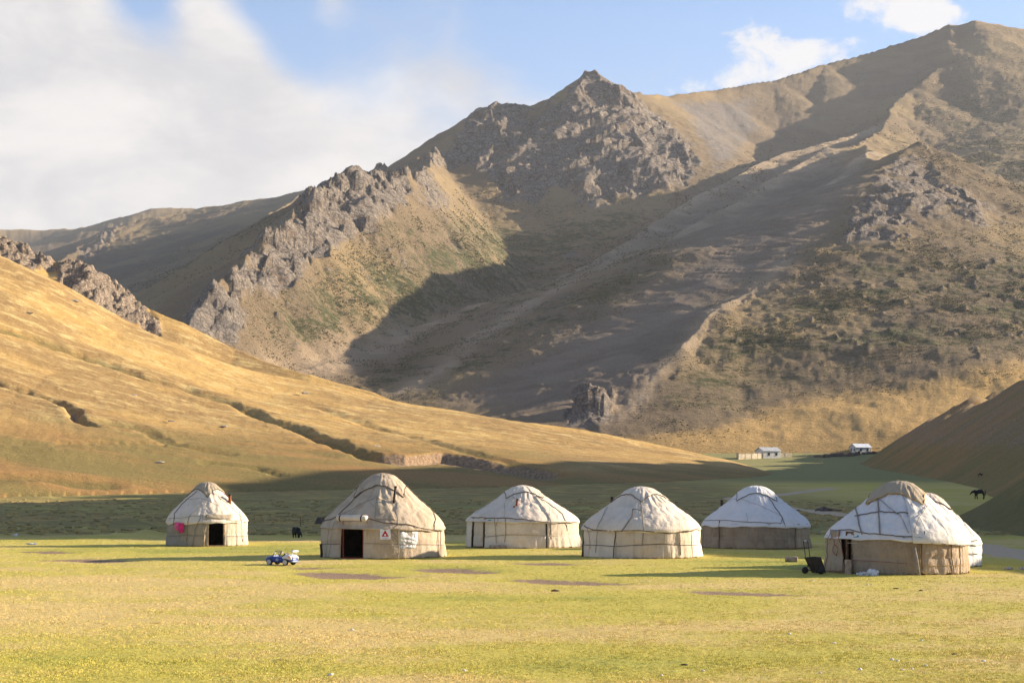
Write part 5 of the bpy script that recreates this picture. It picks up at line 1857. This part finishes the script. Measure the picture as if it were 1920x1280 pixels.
def yard_wall(name, label, pix, h, mat, cat='wall', th=.35, step=2.6, crumble=0.0, d=None):
    pts = [at(a, b) for a, b in pix]
    t = tag(empty(name, pts[0], 0), label, cat)
    o0 = pts[0]
    for a, b in zip(pts[:-1], pts[1:]):
        n = max(1, int((b - a).length / step))
        for i in range(n):
            p0 = a + (b - a) * (i / n); p1 = a + (b - a) * ((i + 1) / n)
            m = (p0 + p1) / 2 - o0
            hh = h * (1 - crumble * random.random())
            ang = math.atan2(p1.y - p0.y, p1.x - p0.x)
            box('wall_bay', (m.x, m.y, m.z + hh / 2 - .4), ((p1 - p0).length - .02, th, hh + .8), mat, t, ang, .05)
            if not crumble:
                q = p0 - o0
                box('pier', (q.x, q.y, q.z + hh / 2 - .35), (.34, th + .16, hh + .95), mat, t, ang)
    return t


yard_wall('yard_wall', 'long cream yard wall left of the white house', [(1382, 858), (1385, 861), (1410, 860), (1432, 859)], 2.1, PLASTER_B)
yard_wall('yard_wall', 'short cream yard wall right of the white house', [(1462, 857), (1484, 856.5)], 1.6, PLASTER_B)
yard_wall('stone_pen', 'dark tumbled stone pen wall nearest the cream wall', [(1526, 857), (1545, 858), (1560, 856)], 1.5, RUBBLE, 'stone wall', .7, 1.5, .6)
yard_wall('stone_pen', 'long dark stone pen wall in front of the smaller house', [(1560, 856), (1590, 856), (1612, 853)], 1.9, RUBBLE, 'stone wall', .7, 1.5, .5)
yard_wall('stone_pen', 'low stone pen wall right of the smaller house', [(1616, 852), (1640, 851), (1660, 850)], 1.3, RUBBLE, 'stone wall', .7, 1.5, .5)
for i, (a, b) in enumerate([(1512, 857), (1632, 851), (1570, 853)]):
    g = at(a, b)
    o = tube('yard_post', [g + Vector((0, 0, -.3)), g + Vector((.03, 0, 1.2)), g + Vector((0, 0, 2.3))], [.14, .12, .11], GREYW, None, 6)
    tag(o, ['tall pale post left of the stone pens', 'tall pale post right of the smaller house', 'tall pale post among the stone pens'][i], 'post')
g = at(1650, 848)
sh_ = tag(empty('shed', g, R_(16)), 'low flat-roofed shed right of the smaller house', 'shed')
box('wall', (0, 0, .7), (4.4, 2.8, 2.2), RUBBLE, sh_)
box('roof', (0, 0, 1.9), (4.9, 3.3, .16), ROOF_G, sh_)
box('doorway', (.8, -1.41, .75), (.8, .06, 1.5), GLASS, sh_)
g = at(1674, 847)
oh = tag(empty('outhouse', g, R_(12)), 'narrow dark outhouse at the foot of the right hill', 'outhouse')
box('cabin', (0, 0, .9), (1.1, 1.1, 2.3), C_SOOT, oh)
box('roof', (0, 0, 2.12), (1.4, 1.4, .12), C_RUST, oh)
box('door', (0, -.57, .9), (.75, .05, 1.8), C_WOOD_D, oh)


# ------------------------------------------------------------------ grass, tussocks, shrubs
def scatter(name, co, scl, rot, inst_mesh, attrs=None):
    me = bpy.data.meshes.new(name)
    n = len(co)
    me.vertices.add(n)
    me.vertices.foreach_set('co', np.ascontiguousarray(co, np.float32).ravel())
    a = me.attributes.new('scl', 'FLOAT', 'POINT'); a.data.foreach_set('value', np.ascontiguousarray(scl, np.float32))
    a = me.attributes.new('rot', 'FLOAT_VECTOR', 'POINT'); a.data.foreach_set('vector', np.ascontiguousarray(rot, np.float32).ravel())
    for k_, v_ in (attrs or {}).items():
        a = me.attributes.new(k_, 'FLOAT', 'POINT'); a.data.foreach_set('value', np.ascontiguousarray(v_, np.float32))
    o = bpy.data.objects.new(name, me)
    COL.objects.link(o)
    o['kind'] = 'stuff'
    src = bpy.data.objects.new(name + '_clump', inst_mesh)
    ng = bpy.data.node_groups.new(name, 'GeometryNodeTree')
    ng.interface.new_socket('Geometry', in_out='INPUT', socket_type='NodeSocketGeometry')
    ng.interface.new_socket('Geometry', in_out='OUTPUT', socket_type='NodeSocketGeometry')
    gi = ng.nodes.new('NodeGroupInput'); go = ng.nodes.new('NodeGroupOutput')
    iop = ng.nodes.new('GeometryNodeInstanceOnPoints')
    oi = ng.nodes.new('GeometryNodeObjectInfo'); oi.inputs['Object'].default_value = src
    na = ng.nodes.new('GeometryNodeInputNamedAttribute'); na.data_type = 'FLOAT'; na.inputs['Name'].default_value = 'scl'
    nr = ng.nodes.new('GeometryNodeInputNamedAttribute'); nr.data_type = 'FLOAT_VECTOR'; nr.inputs['Name'].default_value = 'rot'
    ng.links.new(gi.outputs[0], iop.inputs['Points'])
    ng.links.new(oi.outputs['Geometry'], iop.inputs['Instance'])
    ng.links.new(na.outputs['Attribute'], iop.inputs['Scale'])
    ng.links.new(nr.outputs['Attribute'], iop.inputs['Rotation'])
    ng.links.new(iop.outputs[0], go.inputs[0])
    md = o.modifiers.new('scatter', 'NODES'); md.node_group = ng
    return o


def tuft_mesh(name, n, h, spread, w, mat, seed):
    r = random.Random(seed)
    vs_, fs = [], []
    for i in range(n):
        a = r.uniform(0, 2 * math.pi); d = spread * math.sqrt(r.random())
        x, y = d * math.cos(a), d * math.sin(a)
        b = r.uniform(0, 2 * math.pi); hh = h * r.uniform(.6, 1.15)
        lx, ly = math.cos(b) * hh * r.uniform(.15, .6), math.sin(b) * hh * r.uniform(.15, .6)
        c = r.uniform(0, math.pi)
        ux, uy = math.cos(c) * w, math.sin(c) * w
        i0 = len(vs_)
        vs_ += [(x - ux, y - uy, -.01), (x + ux, y + uy, -.01), (x + lx * .45 + ux * .7, y + ly * .45 + uy * .7, hh * .62), (x + lx * .45 - ux * .7, y + ly * .45 - uy * .7, hh * .62), (x + lx, y + ly, hh)]
        fs += [(i0, i0 + 1, i0 + 2, i0 + 3), (i0 + 3, i0 + 2, i0 + 4)]
    me = bpy.data.meshes.new(name)
    me.from_pydata(vs_, [], fs)
    me.materials.append(mat)
    return me


def grid_sample(F, px, d):
    j = np.clip(np.searchsorted(G_PX, px) - 1, 0, len(G_PX) - 2); i = np.clip(np.searchsorted(G_D, d) - 1, 0, len(G_D) - 2)
    u = (px - G_PX[j]) / (G_PX[j + 1] - G_PX[j]); v = (d - G_D[i]) / (G_D[i + 1] - G_D[i])
    return (F[i, j] * (1 - u) + F[i, j + 1] * u) * (1 - v) + (F[i + 1, j] * (1 - u) + F[i + 1, j + 1] * u) * v


def build_grass(n=120000):
    px = rng.uniform(-120, 2040, n)
    d = 1 / rng.uniform(1 / 104.0, 1 / 22.5, n)
    X = (px - PX0) / FPX * d
    keep = (grid_sample(GM['soil'], px, d) < .35 + .3 * rng.random(n)) & (grid_sample(GM['road'], px, d) < .4)
    for yv in YURTS:
        keep &= np.hypot(X - yv.x, d - yv.dc) > yv.R * 1.02
    px, d, X = px[keep], d[keep], X[keep]
    n = len(px)
    co = np.stack([X, d, grid_sample(G_Z, px, d)], 1)
    patch = 0.75 + 0.6 * np.clip(fbm(X / 1.6, d / 1.6, 3, 120), -.5, .8)
    scl = 0.85 * patch * rng.uniform(.6, 1.2, n) * (0.8 + d / 90)
    rot = np.stack([rng.normal(0, .12, n), rng.normal(0, .12, n), rng.uniform(0, 6.28, n)], 1)
    scatter('grass', co, scl, rot, tuft_mesh('grass_tuft', 9, .02, .08, .0055, MAT_GRASS, 1), dict(green=grid_sample(GM['green'], px, d)))


def mat_bush(name, a, b):
    m = M(name, 0.95)
    r = m.n('ShaderNodeObjectInfo').outputs['Random']
    m.color(m.mix(r, a, b))
    return m.m


def clump_mesh(name, mat, seed, sub=1, rough=.45, flatz=.6):
    bm = bmesh.new()
    bmesh.ops.create_icosphere(bm, subdivisions=sub, radius=1.0)
    r = random.Random(seed)
    for v in bm.verts:
        v.co *= 1 + r.uniform(-rough, rough)
        v.co.z *= flatz
    me = bpy.data.meshes.new(name)
    bm.to_mesh(me); bm.free()
    me.materials.append(mat)
    return me


def build_tussocks(n=9000):
    px = rng.uniform(-120, 1900, n)
    d = 1 / rng.uniform(1 / 225.0, 1 / 103.0, n)
    X = (px - PX0) / FPX * d
    w = fbm(X / 9, d / 14, 3, 131)
    keep = (w + rng.uniform(-.35, .35, n) > -0.02) & (grid_sample(GM['marsh'], px, d) > .5) & (grid_sample(GM['road'], px, d) < .3) & (golden_base(X, d) < floor_z(X, d) + .4)
    px, d, X = px[keep], d[keep], X[keep]
    n = len(px)
    z = np.maximum(grid_sample(G_Z, px, d), golden_base(X, d))
    co = np.stack([X, d, z], 1)
    rot = np.stack([np.zeros(n), np.zeros(n), rng.uniform(0, 6.28, n)], 1)
    scatter('marsh_tussocks', co, rng.uniform(.10, .34, n) ** 1.0, rot, clump_mesh('tussock', mat_bush('sedge', (0.18, 0.15, 0.055), (0.44, 0.31, 0.115)), 5))


def build_shrubs(n=110000):
    X, Y, Z, shrub, rock, smooth = MT
    px = X / Y * FPX + PX0
    w = np.clip(shrub - 0.08, 0, 1) * (rock < .5) * (px > -60) * (px < 1990) * (Y < 2300)
    w = w * sstep(fbm(X / 40, Y / 40, 3, 141) + 0.7 * fbm(X / 11, Y / 11, 2, 143), -0.12, 0.5)
    w = w.ravel()
    idx = rng.choice(len(w), n, replace=True, p=w / w.sum())
    x = X.ravel()[idx] + rng.normal(0, .7, n); y = Y.ravel()[idx] + rng.normal(0, 1.2, n)
    co = np.stack([x, y, Z.ravel()[idx] + .1], 1)
    rot = np.stack([np.zeros(n), np.zeros(n), rng.uniform(0, 6.28, n)], 1)
    scatter('hillside_shrubs', co, (.2 + .6 * rng.random(n) ** 2.2) * np.clip(y / 1100, .7, 1.5), rot,
            clump_mesh('shrub', mat_bush('juniper', (0.06, 0.064, 0.028), (0.17, 0.14, 0.065)), 7))


build_grass()
build_tussocks()
build_shrubs()


# ------------------------------------------------------------------ air
def build_haze():
    me = bpy.data.meshes.new('haze')
    x0, x1, y0, y1, z0, z1 = -2600, 2600, -400, 4700, -2.4, 900
    v = [(x, y, z) for z in (z0, z1) for y in (y0, y1) for x in (x0, x1)]
    me.from_pydata(v, [], [(0, 2, 3, 1), (4, 5, 7, 6), (0, 1, 5, 4), (2, 6, 7, 3), (0, 4, 6, 2), (1, 3, 7, 5)])
    o = bpy.data.objects.new('haze', me)
    COL.objects.link(o)
    o['kind'] = 'stuff'
    m = bpy.data.materials.new('haze')
    m.use_nodes = True
    t = m.node_tree
    for n in list(t.nodes):
        if n.type == 'BSDF_PRINCIPLED':
            t.nodes.remove(n)
    pv = t.nodes.new('ShaderNodeVolumePrincipled')
    pv.inputs['Color'].default_value = (0.93, 0.95, 1.0, 1)
    pv.inputs['Density'].default_value = 0.00005
    pv.inputs['Anisotropy'].default_value = 0.2
    out = [n for n in t.nodes if n.type == 'OUTPUT_MATERIAL'][0]
    t.links.new(pv.outputs[0], out.inputs['Volume'])
    me.materials.append(m)
    return o


build_haze()
